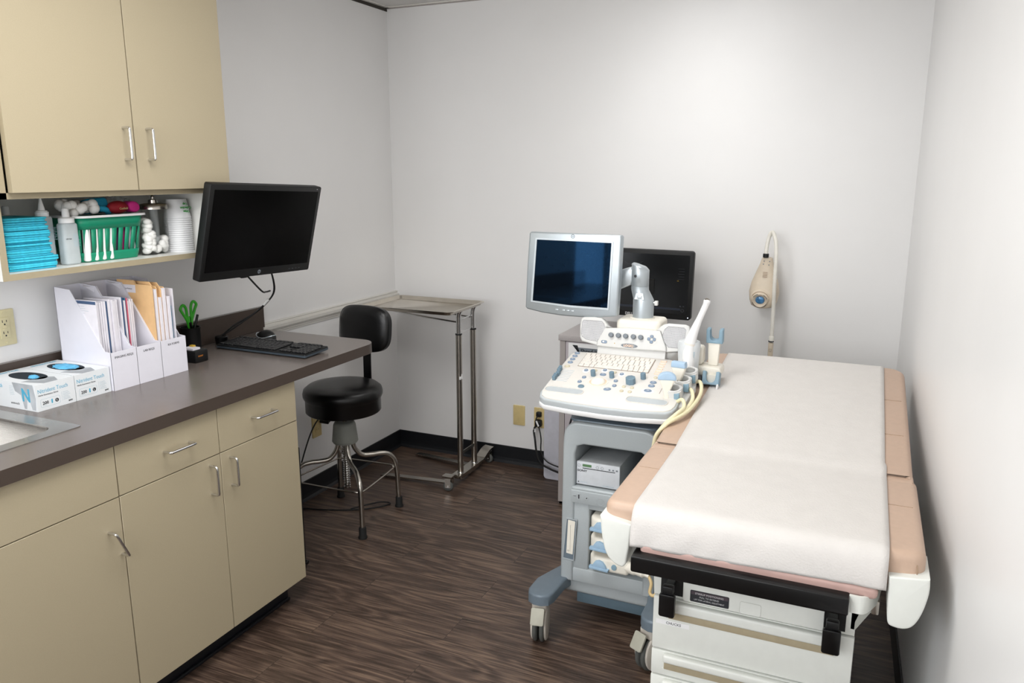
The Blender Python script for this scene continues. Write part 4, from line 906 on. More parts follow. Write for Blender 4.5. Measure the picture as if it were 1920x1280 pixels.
# ---- upper control panel with speakers
Tp=frame((0,-1.12,.95),(1,0,0),(0,.03,.1))
body=[(1.581,.0),(1.842,.004),(1.842,.03),(1.838,.046),(1.812,.100),(1.76,.103),(1.66,.103),(1.612,.097),(1.604,.088),(1.583,.045),(1.581,.028)]
g=G(); g.prism([(1.584,-.02),(1.838,-.02),(1.838,.034),(1.584,.034)],-.03,.0,'lightgrey',Tp,bev=.003); g.prism([(1.583,.028),(1.70,.026),(1.842,.030),(1.84,.045),(1.812,.102),(1.70,.104),(1.608,.097),(1.585,.048)],-.035,.014,'lightgrey',Tp,bev=.005,seg=3); ob('knob_panel',g,t,smooth=45)
wl=[(1.522,.041),(1.583,.030),(1.587,.05),(1.612,.10),(1.633,.100),(1.615,.108),(1.600,.126),(1.588,.133),(1.56,.135),(1.52,.132),(1.511,.125),(1.508,.10),(1.513,.055)]
wr=[(1.842,.028),(1.903,.037),(1.913,.048),(1.918,.11),(1.913,.127),(1.900,.132),(1.84,.132),(1.824,.128),(1.81,.118),(1.797,.104),(1.814,.10),(1.84,.045)]
for P,gl in ((wl,[(1.522,.058),(1.540,.048),(1.582,.044),(1.604,.080),(1.607,.095),(1.602,.112),(1.592,.121),(1.522,.120),(1.517,.112),(1.517,.07)]),(wr,[(1.833,.060),(1.847,.046),(1.89,.045),(1.902,.052),(1.904,.112),(1.897,.120),(1.84,.121),(1.827,.108),(1.822,.085)])):
    g=G(); g.prism(P,-.03,.008,'lightgrey',Tp,bev=.006,seg=3); sp=ob('speaker',g,t,smooth=45)
    g=G(); Tg=Tp@Matrix.Translation((0,0,.008)); g.prism(gl,0,.0008,'grille',Tg); g.ring(gl,[(x*.985+.015*sum(p[0] for p in gl)/len(gl),y*.975+.025*.085) for x,y in gl],.0008,.0014,'grilledark',Tg)
    from mathutils.geometry import intersect_point_tri_2d
    def inside(x,y,P_):
        c=False; j=len(P_)-1
        for i in range(len(P_)):
            if (P_[i][1]>y)!=(P_[j][1]>y) and x<(P_[j][0]-P_[i][0])*(y-P_[i][1])/(P_[j][1]-P_[i][1])+P_[i][0]: c=not c
            j=i
        return c
    x0=min(p[0] for p in gl); x1=max(p[0] for p in gl)
    for r_ in range(16):
        for k in range(16):
            x=x0+.004+k*.0056; y=.048+r_*.0047+.0012*math.sin(k*.9+r_*.5)
            if inside(x-.002,y,gl) and inside(x+.003,y,gl): g.box((x-.0018,y-.0006,.0008),(x+.0018,y+.0006,.0011),'grilledark',T=Tg)
    ob('grille',g,sp,smooth=0)
Tk=Tp@Matrix.Translation((0,0,.014))
for u in (1.636,1.664,1.691,1.720,1.747):
    g=G(); P=[]
    for i in range(24): a=2*PI*i/24; q=.0088*(1+.03*math.cos(8*a)); P.append((u+q*math.cos(a),.072+q*math.sin(a)))
    g.prism(P,0,.013,'greyknob',Tk,bev=.0015); ob('knob',g,UC,smooth=50)
g=G(); g.prism(ell(1.786,.069,.020,.020,28),0,.001,'keycream',Tk)
for a in range(4):
    A=a*PI/2; P=[(.0045,-.004),(.0095,-.007),(.015,-.005),(.016,0),(.015,.005),(.0095,.007),(.0045,.004)]; P=[(1.786+x*math.cos(A)-y*math.sin(A),.069+x*math.sin(A)+y*math.cos(A)) for x,y in P]; g.prism(P,.001,.004,'bluebtn',Tk,bev=.001)
ob('arrow_pad',g,UC)
g=G(); g.prism(ell(1.707,.0385,.031,.0075,28),0,.0012,'greyknob',Tk); g.text('LOGIQ',.0115,Tk@Matrix.Translation((0,0,.0012)),'peachbtn',1.686,.0345,bold=.0005); g.text('P5',.0095,Tk@Matrix.Translation((0,0,.0012)),'inkwhite',1.7175,.0352); ob('name_badge',g,UC,smooth=0)
g=G(); g.prism(rr(1.598,.037,1.625,.053,.007),0,.0008,'keycream',Tk); g.prism(rr(1.600,.039,1.623,.051,.0055),.0008,.003,'bluebtn',Tk,bev=.001); g.box((1.606,.043,.003),(1.612,.048,.0033),'white',T=Tk); g.prism(ell(1.651,.043,.0017,.0017,10),0,.001,'ledyellow',Tk); ob('power_button',g,UC)
# ---- head box, column, arm, monitor
g=G(); g.prism(rr(1.652,-1.12,1.818,-.985,.022,6),1.02,1.085,'cream',bev=.014,seg=4); g.lathe([(.045,1.085),(.045,1.088)],'cream',FZ(1.735,-1.05,0)); g.box((1.67,-1.10,.90),(1.80,-.96,1.03),'lightgrey',.01); g.box((1.60,-1.13,.85),(1.86,-.98,.96),'lightgrey',.01); ob('head_box',g,t,smooth=45)
g=G(); xk,yk=1.735,-1.05
b=bmesh.new(); rings=[]
for z,x,r_ in ((1.088,1.7365,.0385),(1.150,1.7365,.0385),(1.155,1.736,.0375),(1.19,1.722,.0325),(1.203,1.7215,.0325),(1.2035,1.7215,.031),(1.205,1.7215,.0325),(1.268,1.7215,.0325),(1.279,1.716,.028),(1.283,1.712,.018)):
    rings.append([b.verts.new((x+r_*math.cos(2*PI*i/32),yk+r_*math.sin(2*PI*i/32),z+(.006*-math.cos(2*PI*i/32) if z>1.26 else 0))) for i in range(32)])
for A,B in zip(rings,rings[1:]):
    for i in range(32): j=(i+1)%32; b.faces.new((A[i],A[j],B[j],B[i]))
b.faces.new(rings[0][::-1]); b.faces.new(rings[-1]); bmesh.ops.recalc_face_normals(b,faces=b.faces[:]); g.add(b,'silver')
g.prism([(-.018,0),(.02,0),(.014,.024),(-.014,.024)],0,.003,'silverhi',frame((1.729,yk-.0375,1.157),(1,0,0),(.0,.28,1)),bev=.001); g.box((1.723,yk-.042,1.16),(1.739,yk-.033,1.172),'silverhi',.002); ob('swivel_column',g,t,smooth=45)
g=G(); g.cyl((1.770,yk,1.143),(1.788,yk,1.143),.004,'chrome'); g.box((1.779,yk-.008,1.134),(1.791,yk+.008,1.151),'lightgrey',.002); g.lathe([(.005,0),(.005,.001),(.003,.0014)],'ink',FY(1.711,yk-.0325,1.243),14); ob('lock_knob',g,t)
g=G(); P=[(1.64,-1.045,1.208),(1.66,-1.045,1.224),(1.685,-1.045,1.242),(1.70,-1.045,1.248)]
g.prism([(1.56,1.16),(1.60,1.165),(1.688,1.205),(1.698,1.225),(1.70,1.255),(1.692,1.268),(1.68,1.270),(1.66,1.264),(1.56,1.225)],0,.034,'silverhi',FY(0,-1.028,0),bev=.006,seg=3); g.cyl((1.56,-1.045,1.19),(1.50,-1.045,1.21),.025,'silver'); ob('monitor_arm',g,t,smooth=45)
Tm=frame((1.463,-1.078,1.09),(1,-.055,-.006),(0.0,.03,1))
mo=[(-.190,.004),(-.183,-.003),(-.12,-.012),(-.04,-.017),(.04,-.016),(.12,-.010),(.178,-.001),(.183,.004),(.187,.15),(.188,.288),(.183,.294),(-.174,.294),(-.180,.288),(-.187,.15)]
g=G(); g.prism(mo,-.03,.0,'silver',Tm,bev=.006,seg=3); g.prism(rr(-.14,.03,.14,.26,.04),-.06,-.03,'silver',Tm,bev=.01)
ob_m=ob('monitor_housing',g,t,smooth=45)
g=G(); fo=[(-.166,.027),(0,.018),(.153,.021),(.160,.272),(-.152,.272)]; fi=[(-.158,.032),(0,.026),(.147,.028),(.153,.266),(-.146,.266)]
g.ring(fo,fi,0,.003,'silverhi',Tm); ob('bezel_lip',g,ob_m,smooth=0)
g=G(); g.prism(fi,-.001,.0012,'gescreen',Tm); 
g.prism([(-.006,.0265),(.147,.028),(.153,.266),(.016,.266),(.012,.20),(.002,.12)],.0012,.0014,'gereflect',Tm) if 0 else None
ob('screen',g,ob_m,smooth=0)
g=G(); g.ring(ell(0,.2835,.0075,.0075,24),ell(0,.2835,.0062,.0062,24),0,.0008,'ink',Tm); g.text('GE',.007,Tm,'ink',0,.281,'CENTER'); ob('emblem',g,ob_m,smooth=0)
for u,w_ in ((-.062,.012),(-.034,.012),(-.016,.012),(.002,.012)):
    g=G(); g.box((u,.002,0),(u+w_,.0075,.0025),'silverhi',.0012,T=Tm); ob('button',g,ob_m)
for nm_ in ('head_box','swivel_column','lock_knob','monitor_arm'): bpy.data.objects[nm_].data.transform(Matrix.Translation((-.0145,.05,-.0095)))
# ---- right side probe holders on console
g=G(); g.prism([(1.94,.04),(1.968,.06),(1.978,.20),(1.97,.25),(1.945,.26)],-.035,-.014,'lightgrey',Tc,bev=.006)
ob('side_rail',g,t)
for i,(u,v) in enumerate(((1.925,.105),(1.94,.175),(1.948,.24))):
    g=G(); T2=Tc@Matrix.Translation((u,v,-.01))
    g.ring([(x,y) for x,y in rr(-.022,-.028,.028,.028,.016,5)],[(x,y) for x,y in rr(-.016,-.021,.021,.021,.012,5)],0,.032,'lightgrey',T2)
    g.box((.008,-.03,.0),(.026,-.018,.03),'padblue',.003,T=T2); g.tube([T2@V(.024*math.cos(a),.024*math.sin(a),.033) for a in [-2+4*i_/10 for i_ in range(11)]],.004,'lightgrey',6)
    ob('probe_holder',g,t,smooth=45)
# arm with fork holders (far right)
yf_=-1.08
g=G(); g.prism(rr(1.935,.905,2.035,.940,.012,4),-.04,.04,'cream',FY(0,yf_,0),bev=.006,both=True); g.box((1.885,yf_-.03,.83),(1.927,yf_+.03,.915),'lightgrey',.008); g.box((1.905,yf_-.025,.905),(1.95,yf_+.025,.935),'cream',.004); g.box((1.84,yf_-.03,.83),(1.92,yf_+.03,.865),'lightgrey',.006); ob('side_arm',g,t)
g=G(); g.prism(rr(1.94,.94,1.968,1.005,.012,4),-.03,.02,'cream',FY(0,yf_,0),bev=.006,both=True); ob('arm_pod',g,t)
g=G(); g.prism([(1.985,.94),(2.018,.94),(2.023,1.025),(1.982,1.025)],-.012,.012,'cream',FY(0,yf_,0),bev=.004,both=True); ob('fork_post',g,t)
def fork(x,z,w_,h_,tt_,flip=False):
    P=[(-w_/2,0),(w_/2,0),(w_/2,h_),(w_/2-.003,h_+.002),(w_/2-.012,h_),(w_/2-.013,h_*.55)]+[((w_/2-.013)*math.cos(a),h_*.5-(w_/2-.013)*math.sin(a)) for a in [PI*i/8 for i in range(9)]]+[(-w_/2+.013,h_*.55),(-w_/2+.012,h_),(-w_/2+.003,h_+.002),(-w_/2,h_)]
    return P
g=G(); g.prism(fork(0,0,.056,.048,.02),-.018,.018,'padblue',frame((2.004,yf_,1.022),(1,0,0),(0,-.1,1)),bev=.003,both=True); ob('probe_fork',g,t)
g=G(); g.prism(fork(0,0,.058,.046,.02),-.02,.02,'padblue',frame((2.006,yf_-.055,.880),(1,0,0),(0,.35,1)),bev=.003,both=True); g.box((1.977,yf_-.085,.872),(1.983,yf_-.06,.890),'white',.001); g.box((2.029,yf_-.085,.872),(2.035,yf_-.06,.890),'white',.001); g.box((1.985,yf_-.05,.885),(2.025,yf_-.0,.915),'cream'); ob('probe_fork',g,t)
g=G(); g.cyl((1.93,yf_-.06,.893),(1.976,yf_-.06,.896),.018,'tread',bev=.004); ob('hinge_knob',g,t)
# gel cup (translucent) in blue holder
g=G(); g.lathe([(.028,.80),(.031,.84),(.034,.90)],'padblue',FZ(1.925,-1.135,0),n=28); ob('cup_holder',g,t)
t2=thing('gel_cup',(1.925,-1.135,.88),'translucent white cup with grey print in the blue holder, behind the wand','cup')
g=G(); g.lathe([(.0,.903),(.032,.903),(.033,.905),(.0395,1.02),(.036,1.03),(.02,1.036),(0,1.037)],'gelcup',FZ(1.925,-1.135,0),n=28,cap=False); ob('cup_body',g,t2)
g=G(); 
for i in range(16):
    a=-1.0+.02*math.sin(i); r_=.034+.0035*i/16+.0012; z=.915+i*.0055; g.box((-.006-.002*(i%3),-.0012,0),(.006,.0012,.0004),'inklight',T=frame((1.925+r_*math.cos(a),-1.135+r_*math.sin(a),z),(-math.sin(a),math.cos(a),0),(0,0,1)))
ob('label_print',g,t2)
# probes
t3=thing('wand_probe',(1.92,-1.15,.88),'long white wand-shaped ultrasound probe standing tilted in its holder','ultrasound probe')
g=G(); P=cr([(1.930,-1.18,.875),(1.931,-1.175,.90),(1.932,-1.165,.95),(1.928,-1.158,.985),(1.930,-1.155,1.02),(1.938,-1.15,1.055),(1.953,-1.145,1.10),(1.970,-1.14,1.145),(1.978,-1.14,1.168),(1.981,-1.14,1.180)],5)
rs=[]; 
def lerp(a,b,t): return a+(b-a)*t
keys=[(0,.011),(.12,.018),(.25,.02),(.36,.0215),(.47,.021),(.57,.016),(.7,.0105),(.86,.0105),(.93,.0125),(.975,.0105),(1,.004)]
for i in range(len(P)):
    u=i/(len(P)-1)
    for (a,ra),(b_,rb) in zip(keys,keys[1:]):
        if a<=u<=b_: rs.append(lerp(ra,rb,(u-a)/(b_-a))); break
g.tube(P,rs,'white',18); ob('probe_body',g,t3,smooth=70)
g=G(); g.tube([P[int(len(P)*.455)],P[int(len(P)*.47)]],.0222,'keycream',18); ob('collar',g,t3)
g=G(); g.lathe([(.0085,0),(.0095,.001),(.0085,.002)],'steel',Matrix.Translation((1.980,-1.142,1.178))@Matrix.Rotation(R_(35),4,'Y')@Matrix.Rotation(R_(30),4,'X'),cap=True); ob('tip_ring',g,t3)
def fanprobe(u,v,n0,yawr,wid,label,flat):
    T=Tc@Matrix.Translation((u,v,n0)); base=T@V(0,0,0)
    t=thing('ultrasound_probe',tuple(base),label,'ultrasound probe')
    Tq=Matrix.Translation(base)@Matrix.Rotation(yawr,4,'Z')@Matrix.Rotation(R_(90),4,'X')
    P=[(-.009,-.012),(.009,-.012),(.010,.016),(.017,.034),(.022,.048),(.024,.06),(-.024,.06),(-.022,.048),(-.017,.034),(-.010,.016)]
    P=[(x*wid,y) for x,y in P]
    g=G(); g.prism(P,-.011,.011,'cream',Tq,bev=.005,seg=3,both=True); ob('probe_body',g,t,smooth=50)
    g=G()
    if flat: Q=[(-.0245*wid,.058),(.0245*wid,.058),(.0255*wid,.066),(.0235*wid,.078),(-.0235*wid,.078),(-.0255*wid,.066)]
    else: Q=[(-.0265*wid,.054),(.0265*wid,.054)]+[(.0285*wid*math.cos(a),.058+.022*math.sin(a)) for a in [PI*i/12 for i in range(13)]]
    g.prism(Q,-.013,.013,'paleblue',Tq,bev=.004,seg=3,both=True)
    ob('probe_head',g,t,smooth=50)
    return t
fanprobe(1.925,.178,.0,R_(-8),.98,'small flat-topped ultrasound probe with pale blue head, rear of the two short ones',True)
fanprobe(1.907,.085,.004,R_(12),1.05,'small round-headed ultrasound probe with blue rim, nearest console corner',False)
# probe cables
cab=[([(1.93,-1.39,.868),(1.962,-1.40,.893),(1.976,-1.43,.878),(1.962,-1.475,.866),(1.934,-1.505,.838),(1.908,-1.508,.79),(1.897,-1.495,.70),(1.892,-1.47,.60)],'front probe'),
([(1.945,-1.29,.888),(1.972,-1.31,.905),(1.988,-1.36,.885),(1.978,-1.44,.866),(1.952,-1.49,.852),(1.920,-1.516,.815),(1.903,-1.515,.76),(1.899,-1.49,.66),(1.893,-1.46,.58)],'rear probe'),
([(1.955,-1.21,.90),(1.988,-1.24,.915),(2.002,-1.30,.89),(1.992,-1.41,.869),(1.970,-1.475,.858),(1.940,-1.524,.842),(1.912,-1.53,.80),(1.903,-1.51,.72),(1.896,-1.47,.60)],'wand probe')]
for P,nm in cab:
    g=G(); g.tube(cr([(x,y,z) for x,y,z in P],8),.0062,'cable_cream',10); ob('probe_cable',g,label='cream cable hanging from the %s down beside the exam table'%nm,cat='cable',smooth=70)
# black cords on cart top-left
g=G(); g.tube(cr([(1.60,-1.28,.80),(1.585,-1.29,.835),(1.60,-1.27,.86),(1.65,-1.26,.845),(1.67,-1.27,.80)],6),.008,'cableblack'); g.box((1.59,-1.31,.785),(1.615,-1.27,.835),'cableblack',.006); g.box((1.655,-1.29,.785),(1.69,-1.26,.812),'cableblack',.005); g.tube(cr([(1.60,-1.31,.80),(1.575,-1.315,.79),(1.553,-1.32,.72),(1.551,-1.31,.60)],6),.0035,'cableblack'); g.tube(cr([(1.61,-1.27,.86),(1.66,-1.28,.83),(1.685,-1.27,.80)],6),.004,'cableblack'); ob('cord_bundle',g,label='tangle of black cords and plug on the left top of the ultrasound cart',cat='cord')
# printer
t4=thing('medical_printer',(1.69,-1.25,.547),'grey and white thermal printer in the upper bay of ultrasound cart','printer')
F=FY(0,-1.405,0); x0,x1,z0,z1=1.612,1.766,.550,.634
g=G(); g.box((x0+.002,-1.398,z0),(x1-.002,-1.05,z1-.001),'printertop',.003); 
for i in range(4): g.box((x0+.012+i*.04,-1.39,z0-.0025),(x0+.022+i*.04,-1.37,z0),'rubber') if i in(0,3) else None
ob('case',g,t4)
g=G(); g.box((x0,z0+.001,-.008),(x1,z1,.0),'printerfront',.002,T=F); ob('front_panel',g,t4)
g=G(); F2=F@Matrix.Translation((0,0,.0001)); g.box((x0+.022,z1-.017,0),(x0+.054,z1-.008,.0006),'lcdgreen',T=F2); g.box((x0+.022,z1-.024,0),(x1-.016,z1-.0215,.0005),'ink',T=F2)
for u in (.009,.075,.092): g.ring(ell(x0+u,z1-.014,.005,.005,16),ell(x0+u,z1-.014,.0042,.0042,16),0,.0006,'greyknob',F2)
for u in (.118,.131,.144): g.box((x0+u-.003,z1-.018,0),(x0+u+.003,z1-.013,.0006),'greyknob',T=F2)
g.text('SONY',.0105,F2,'ink',x0+.003,z1-.036,sx=1.25,bold=.0003); g.box((x0+.006,z0+.008,0),(x0+.010,z0+.012,.0004),'ink',T=F2); g.box((x0+.014,z0+.010,0),(x0+.04,z0+.0108,.0003),'inklight',T=F2); g.text('VIDEO GRAPHIC PRINTER',.0035,F2,'inklight',x0+.094,z0+.006); ob('printed_text',g,t4,smooth=0)
# probe connectors in lower bay
for k in range(3):
    z=.256+k*.070; tt2=thing('probe_connector',(1.76,-1.40,z),['lowest','middle','topmost'][k]+' of the three white probe plugs in the lower bay of the cart','connector')
    g=G(); T=FZ(1.715,-1.395,z); P=rr(-.046,-.042,.10,.06,[.012,.03,.035,.04],7)
    g.prism(P,0,.052,'cream',T,bev=.012,seg=4,both=True); 
    if k==0: g.tube(cr([T@V(.08,-.02,.03),T@V(.13,-.035,.028),T@V(.155,-.045,.028),T@V(.175,-.05,.025)],5),[.02]*5+[.016]*6+[.009]*5,'cream',14)
    ob('shell',g,tt2,smooth=50)
    g=G(); T2=FY(1.712,-1.437,z+.022); g.prism([(-.026,-.008),(.028,-.008),(.024,.004),(.014,.017),(0,.021),(-.012,.017),(-.02,.006)],-.004,.010,'padblue2',T2,bev=.003); g.prism([(-.034,-.012),(.034,-.015),(.036,-.006),(-.034,-.003)],-.004,.014,'padblue2',T2,bev=.003); ob('lever',g,tt2)
    if k==0:
        g=G(); g.lathe([(.009,0),(.009,.003),(0,.004)],'padblue',FY(1.765,-1.4375,z+.026)@Matrix.Scale(1.15,4,(0,1,0)),16); ob('blue_dot',g,tt2)
g=G(); g.tube(cr([(1.888,-1.446,.281),(1.90,-1.455,.262),(1.898,-1.462,.232),(1.912,-1.468,.226),(1.925,-1.462,.24),(1.935,-1.44,.25)],7),.0055,'cable_tan'); ob('probe_cable',g,label='short tan cable loop at the lowest probe plug',cat='cable')

# ================================================================ EXAM TABLE
t=thing('exam_table',(2.28,-1.4,0),'tan padded medical exam table with white drawer base along the right wall','exam table')
def cushion(name,T,Lx0,Lx1,Ly,th,parent,rb=(.03,.03)):
    g=G(); n1,n2=26,int(26*Ly)+8
    P=rr(Lx0,0,Lx1,Ly,[rb[0],rb[1],rb[1],rb[0]],6)
    g.prism(P,0,th,'tan',T,bev=.02,seg=5); return g
Ts=frame((0,-2.10,.742),(1,0,0),(0,1,0)); Ang=math.atan2(.088,.93)
Tb=frame((0,-1.65,.742),(1,0,0),(0,math.cos(Ang),math.sin(Ang)))
g=cushion('s',Ts,1.926,2.633,.449,.078,t,(.03,.008))
sc=ob('seat_cushion',g,t,smooth=50)
g=G(); zz=.8197
g.tube(cr([(1.948,-2.083,zz-.003),(2.28,-2.085,zz-.001),(2.611,-2.083,zz-.003)],10),.0016,'tan',6); g.tube([(1.95,-2.094,zz-.013),(2.61,-2.094,zz-.013)],.0009,'seam',5); g.tube([(2.613,-2.083,zz-.003),(2.613,-1.66,zz-.003)],.0014,'tan',6); g.tube([(1.947,-2.083,zz-.003),(1.947,-1.66,zz-.003)],.0014,'tan',6)
g.tube([(1.945,-1.84,zz+.0002),(2.615,-1.84,zz+.0002)],.0011,'seam',5); g.tube([(2.6135,-2.09,zz-.01),(2.616,-2.101,zz-.035),(2.616,-2.1005,zz-.07)],.0012,'seam',5); ob('seam',g,sc)
g=cushion('b',Tb,1.932,2.625,.93,.082,t,(.008,.06)); bc=ob('backrest_cushion',g,t,smooth=50)
g=G()
for v in (.29,.58): g.tube([Tb@V(1.95,v,.0822),Tb@V(2.607,v,.0822)],.0011,'seam',5)
g.tube([Tb@V(2.605,.01,.079),Tb@V(2.605,.88,.079)],.0014,'tan',6); g.tube([Tb@V(1.952,.01,.079),Tb@V(1.952,.88,.079)],.0014,'tan',6); ob('seam',g,bc)
g=G(); g.box((1.96,-2.06,.722),(2.60,-1.655,.7415),'tablewhite',.004); g.box((1.97,.01,-.02),(2.59,.90,-.001),'tablewhite',.004,T=Tb); g.box((2.05,-1.95,.65),(2.50,-1.05,.722),'tablegrey'); ob('top_frame',g,t); g=G(); g.box((1.933,-1.678,.745),(2.625,-1.618,.8203),'tan',.006,3); ob('cushion_gusset',g,t)
for nm,P in (('l',[(1.923,.789),(1.930,.7885),(2.002,.778),(1.999,.73),(1.992,.675),(1.982,.664),(1.96,.671),(1.941,.692),(1.929,.735)]),('r',[(2.562,.770),(2.640,.778),(2.641,.745),(2.633,.70),(2.620,.668),(2.603,.655),(2.580,.655),(2.569,.664),(2.566,.70)])):
    if nm=='l': P=P[:4]+[(v.x,v.y) for v in cr([(x,y,0) for x,y in P[4:]]+[(P[0][0],P[0][1],0)],4)][:-1]
    else: P=[P[0],P[1]]+[(v.x,v.y) for v in cr([(x,y,0) for x,y in P[1:]],4)][1:]
    g=G(); g.prism(P,-.10,.016,'tablewhite',FY(0,-2.105,0),bev=.005,seg=3); ob('corner_cap',g,t,smooth=45)
g=G(); g.prism(rr(2.025,.708,2.546,.737,.012,5),-.35,.024,'tanpad',FY(0,-2.10,0),bev=.010,seg=4); ob('foot_pad',g,t,smooth=50)
g=G(); g.prism(rr(2.012,.676,2.491,.717,.005,3),-.03,.05,'blackgloss',FY(0,-2.105,0),bev=.003); g.prism(rr(2.012,.7,2.491,.72,.005,3),-.03,-.005,'blackplastic',FY(0,-2.105,0)); ob('front_bar',g,t)
g=G(); g.tube(cr([(2.492,-2.13,.698),(2.515,-2.132,.699),(2.53,-2.11,.694),(2.545,-2.06,.685),(2.552,-2.02,.672)],5),.01,'tablewhite',prof=[(-.003,-.022),(.003,-.022),(.003,.018),(-.003,.018)]); g.prism([(2.512,.56),(2.556,.640),(2.556,.73),(2.50,.73),(2.50,.56)],0,.06,'tablegrey',FY(0,-1.94,0),bev=.002); g.box((2.54,-2.03,.625),(2.556,-2.0,.66),'steel',.003); ob('side_bracket',g,t,smooth=30)
g=G(); g.prism([(2.036,.544),(2.512,.544),(2.512,.58),(2.530,.64),(2.53,.655),(2.02,.655),(2.02,.64),(2.033,.60)],-.9,.0,'tablewhite',FY(0,-2.0,0),bev=.002); g.box((2.034,-1.985,.02),(2.512,-1.05,.544),'tablewhite',.004); g.box((2.06,-1.96,0),(2.49,-1.07,.02),'base_black'); ob('base',g,t)
F=FY(0,-2.0,0); g=G(); g.prism(rr(2.112,.548,2.444,.642,.006,3),0,.014,'tablewhite',F,bev=.003); sp=ob('stirrup_panel',g,t)
F=FY(0,-2.0142,0); g=G(); g.prism(rr(2.131,.553,2.226,.584,.003,3),0,.0008,'ink',F); g.box((2.133,.573,.0008),(2.224,.582,.001),'plateviolet',T=F)
g.text('STIRRUP POSITIONING',.0068,F@Matrix.Translation((0,0,.001)),'inkwhite',2.178,.5745,'CENTER'); g.text('PULL TO EXTEND',.006,F@Matrix.Translation((0,0,.0008)),'inkwhite',2.178,.566,'CENTER'); g.text('LIFT FOR LATERAL ADJUSTMENT',.0052,F@Matrix.Translation((0,0,.0008)),'inkwhite',2.178,.5585,'CENTER',sx=.98); ob('label_plate',g,sp,smooth=0)
g=G(); g.ring(rr(2.252,.549,2.302,.581,.005),rr(2.2526,.5496,2.3014,.5804,.0046),0,.0006,'tablegrey',F); g.prism(rr(2.2526,.5496,2.3014,.5804,.0046),0,.001,'tablewhite',F); ob('cover_square',g,sp)
for cxx in (2.082,2.463):
    g=G(); g.box((cxx-.028,-2.003,.552),(cxx+.028,-1.99,.60),'rubber'); g.box((cxx-.010,-2.05,.585),(cxx+.010,-1.99,.598),'blackplastic',.002); g.box((cxx-.014,-2.055,.578),(cxx+.014,-2.035,.60),'blackplastic',.004); g.prism(rr(cxx-.020,.519,cxx+.020,.580,.006),0,.012,'blackgloss',FY(0,-2.048,0),bev=.003); ob('stirrup_handle',g,t)
def drawer(z0,z1,hx0):
    g=G(); g.box((2.036,-2.004,z0),(2.513,-1.985,z1),'tablewhite',.004); h=min(.030,(z1-z0)*.35)
    d=ob('drawer',g,t)
    g=G(); g.box((hx0,-2.022,z1-h),(2.473,-2.0,z1-.002),'tablewhite',.006,3); g.box((hx0+.002,-2.010,z1-h-.024),(2.471,-2.003,z1-h+.002),'drawerhandle',.002); g.box((hx0-.003,-2.007,z1-h-.028),(2.476,-2.003,z1-h-.024),'tablewhite'); ob('handle',g,d,smooth=45)
    return d
d1=drawer(.393,.541,2.075)
g=G(); F=FY(0,-2.0042,0); g.box((2.045,.4655,0),(2.131,.478,.0004),'white',T=F); g.text('CHUCKS',.0098,F@Matrix.Translation((0,0,.0004)),'ink',2.071,.4685); ob('drawer_label',g,d1,smooth=0)
drawer(.318,.389,2.069); drawer(.05,.314,2.069)
# exam paper
t_ex=G(); rows=[]
import mathutils.noise as mnoise
path=[]
def topz(y):
    return .8202 if y<=-1.65 else .8245+(y+1.65)*math.tan(Ang)
ys=[]
path+= [(-2.118,.738),(-2.1185,.744),(-2.119,.752),(-2.119,.765),(-2.118,.78),(-2.115,.795),(-2.108,.81),(-2.095,.8205),(-2.08,.8235)]
yv=-2.06
while yv<-1.66: path.append((yv,.8235)); yv+=.02
path+= [(-1.655,.824),(-1.64,.8265)]
yv=-1.62
while yv<-.755: path.append((yv,topz(yv)+.0035)); yv+=.02
zf=topz(-.74); path+= [(-.745,zf+.002),(-.73,zf-.002),(-.722,zf-.012),(-.718,zf-.03)]
b=bmesh.new(); NX=36; rows=[]
for i,(y,z) in enumerate(path):
    row=[]
    hang=max(0,min(1,(-2.07-y)/.04))
    for j in range(NX+1):
        u=j/NX; xl=2.003-.002*hang; xr=2.560
        if y>-1.6: xl=2.003; xr=2.556
        x=xl+(xr-xl)*u
        dy=0;dz=0
        if hang>0: dy=-abs(mnoise.noise(Vector((x*9,z*14,0))))*.010*hang-.004*hang*(1-(z-.72)/.1 if z<.82 else 0); dz=(-.012*(1-u)+.006*mnoise.noise(Vector((x*12,5,0))))*max(0,(.775-z)/.037) if z<.775 else 0
        else: dz=.0012*(mnoise.noise(Vector((x*6,y*5,1)))+.5)
        row.append(b.verts.new((x,y+dy,z+dz)))
    rows.append(row)
for A,B in zip(rows,rows[1:]):
    for j in range(NX): b.faces.new((A[j],A[j+1],B[j+1],B[j]))
g=G(); g.add(b,'paper'); o_=ob('exam_paper',g,label='strip of white crepe paper spread over the tan exam table',cat='exam paper',smooth=180); m_=o_.modifiers.new('s','SOLIDIFY'); m_.thickness=.0006; m_.offset=1

# ================================================================ EXAM LAMP
t=thing('exam_lamp',(2.093,-.10,0),'cream gooseneck exam lamp with blue bulb behind the exam table','exam lamp')
yl=-.13
g=G(); g.lathe([(.14,.0005),(.14,.02),(.12,.035),(.02,.045),(.0,.045)],'lampbeige',FZ(2.10,-.145,0)); ob('floor_base',g,t)
g=G(); g.cyl((2.10,yl,.04),(2.099,yl,.84),.0115,'lampbeige'); g.lathe([(.0125,0),(.0125,.004)],'ink',FZ(2.099,yl,.845)); 
F=FY(2.099,yl-.0116,.80); g.ring([(-.005,0),(.004,0),(.004,.014),(-.005,.014)],[(-.004,.001),(.003,.001),(.003,.0135),(-.004,.0135)],0,.0006,'ink',F); ob('pole',g,t,smooth=50)
g=G(); P=cr([(2.100,yl,.849),(2.100,yl,.90),(2.0995,yl-.005,1.0),(2.0985,yl-.02,1.1),(2.0975,yl-.02,1.21),(2.092,yl-.005,1.29),(2.080,yl+.01,1.33),(2.069,yl+.02,1.341),(2.059,yl+.02,1.325),(2.051,yl+.015,1.28),(2.050,yl+.01,1.245)],9)
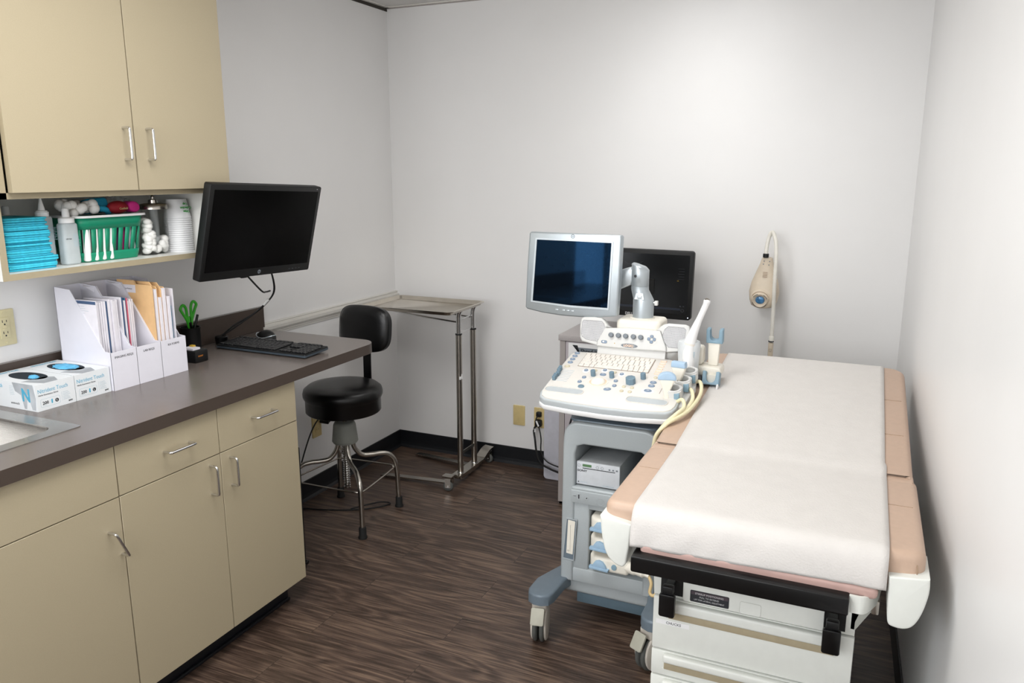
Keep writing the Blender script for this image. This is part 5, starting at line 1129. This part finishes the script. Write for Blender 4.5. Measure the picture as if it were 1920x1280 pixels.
rs=[.0098 if i%2 else .0088 for i in range(len(P))]; P2=[]; R2=[]
for a,b_ in zip(P,P[1:]):
    P2+=[a,a.lerp(b_,.5)]; R2+=[.0092,.0082]
P2.append(P[-1]); R2.append(.009)
g.tube(P2,R2,'gooseneck',14); g.lathe([(.0115,0),(.0115,.018),(.010,.022)],'gooseneck',FZ(2.100,yl,.85)); ob('gooseneck',g,t,smooth=50)
g=G(); g.cyl((2.050,yl+.01,1.228),(2.050,yl+.01,1.246),.013,'blackplastic',bev=.002); ob('connector',g,t)
Tl=frame((2.048,yl+.035,1.0),(1,0,-.03),(0.0,-.0,1))
g=G(); b=bmesh.new(); prof=[(.0,.040,0),(.006,.052,0),(.03,.062,-.0),(.07,.067,0),(.11,.060,0),(.16,.043,0),(.20,.029,0),(.222,.024,0),(.226,.022,0)]
rings=[]
for (z,w_,_) in [(-.003,.022,0)]+prof:
    d_=.028+.018*math.exp(-((z-.05)/.06)**2); rings.append([b.verts.new((w_*math.copysign(abs(math.cos(a))**.8,math.cos(a)),z,d_*math.copysign(abs(math.sin(a))**.8,math.sin(a)))) for a in [2*PI*i/28 for i in range(28)]])
for A,B in zip(rings,rings[1:]):
    for i in range(28): j=(i+1)%28; b.faces.new((A[i],A[j],B[j],B[i]))
b.faces.new(rings[0][::-1]); b.faces.new(rings[-1]); bmesh.ops.recalc_face_normals(b,faces=b.faces[:]); g.add(b,'lampbeige',Tl); hd=ob('lamp_head',g,t,smooth=60)
Tb2=Tl@Matrix.Translation((-.010,.040,.030))@Matrix.Rotation(R_(14),4,'X')
g=G(); g.lathe([(.046,-.02),(.046,.004),(.042,.012),(.036,.014),(.035,.024),(.031,.027),(.027,.026),(.021,.018),(0,.016)],'lampbeige',Tb2,n=36,cap=False)
for k in range(4):
    a0=k*PI/2+.3; g.tube([Tb2@V(.0325*math.cos(a0+q*.1),.0325*math.sin(a0+q*.1),.0265) for q in range(9)],.0012,'ink',5)
g.tube([Tb2@V(.039*math.cos(.4+q*.12),.039*math.sin(.4+q*.12),.0135) for q in range(20)],.0012,'seam',5); ob('bulb_ring',g,hd,smooth=50)
g=G(); g.ball((0,0,.018),(.0205,.019,.008),'bulb',T=Tb2); ob('bulb',g,hd,smooth=180)
g=G()
for (x,y) in ((-.010,.212),(.014,.212),(-.012,.198),(.012,.196)): g.lathe([(.0026,.0),(.0026,.001)],'greyknob',Tl@Matrix.Translation((x,y,.0295)),10)
for i in range(4): g.box((-.010,.140+i*.007,.034),(.010,.142+i*.007,.0352),'seam',T=Tl)
ob('vent_print',g,hd)
bpy.context.view_layer.update()
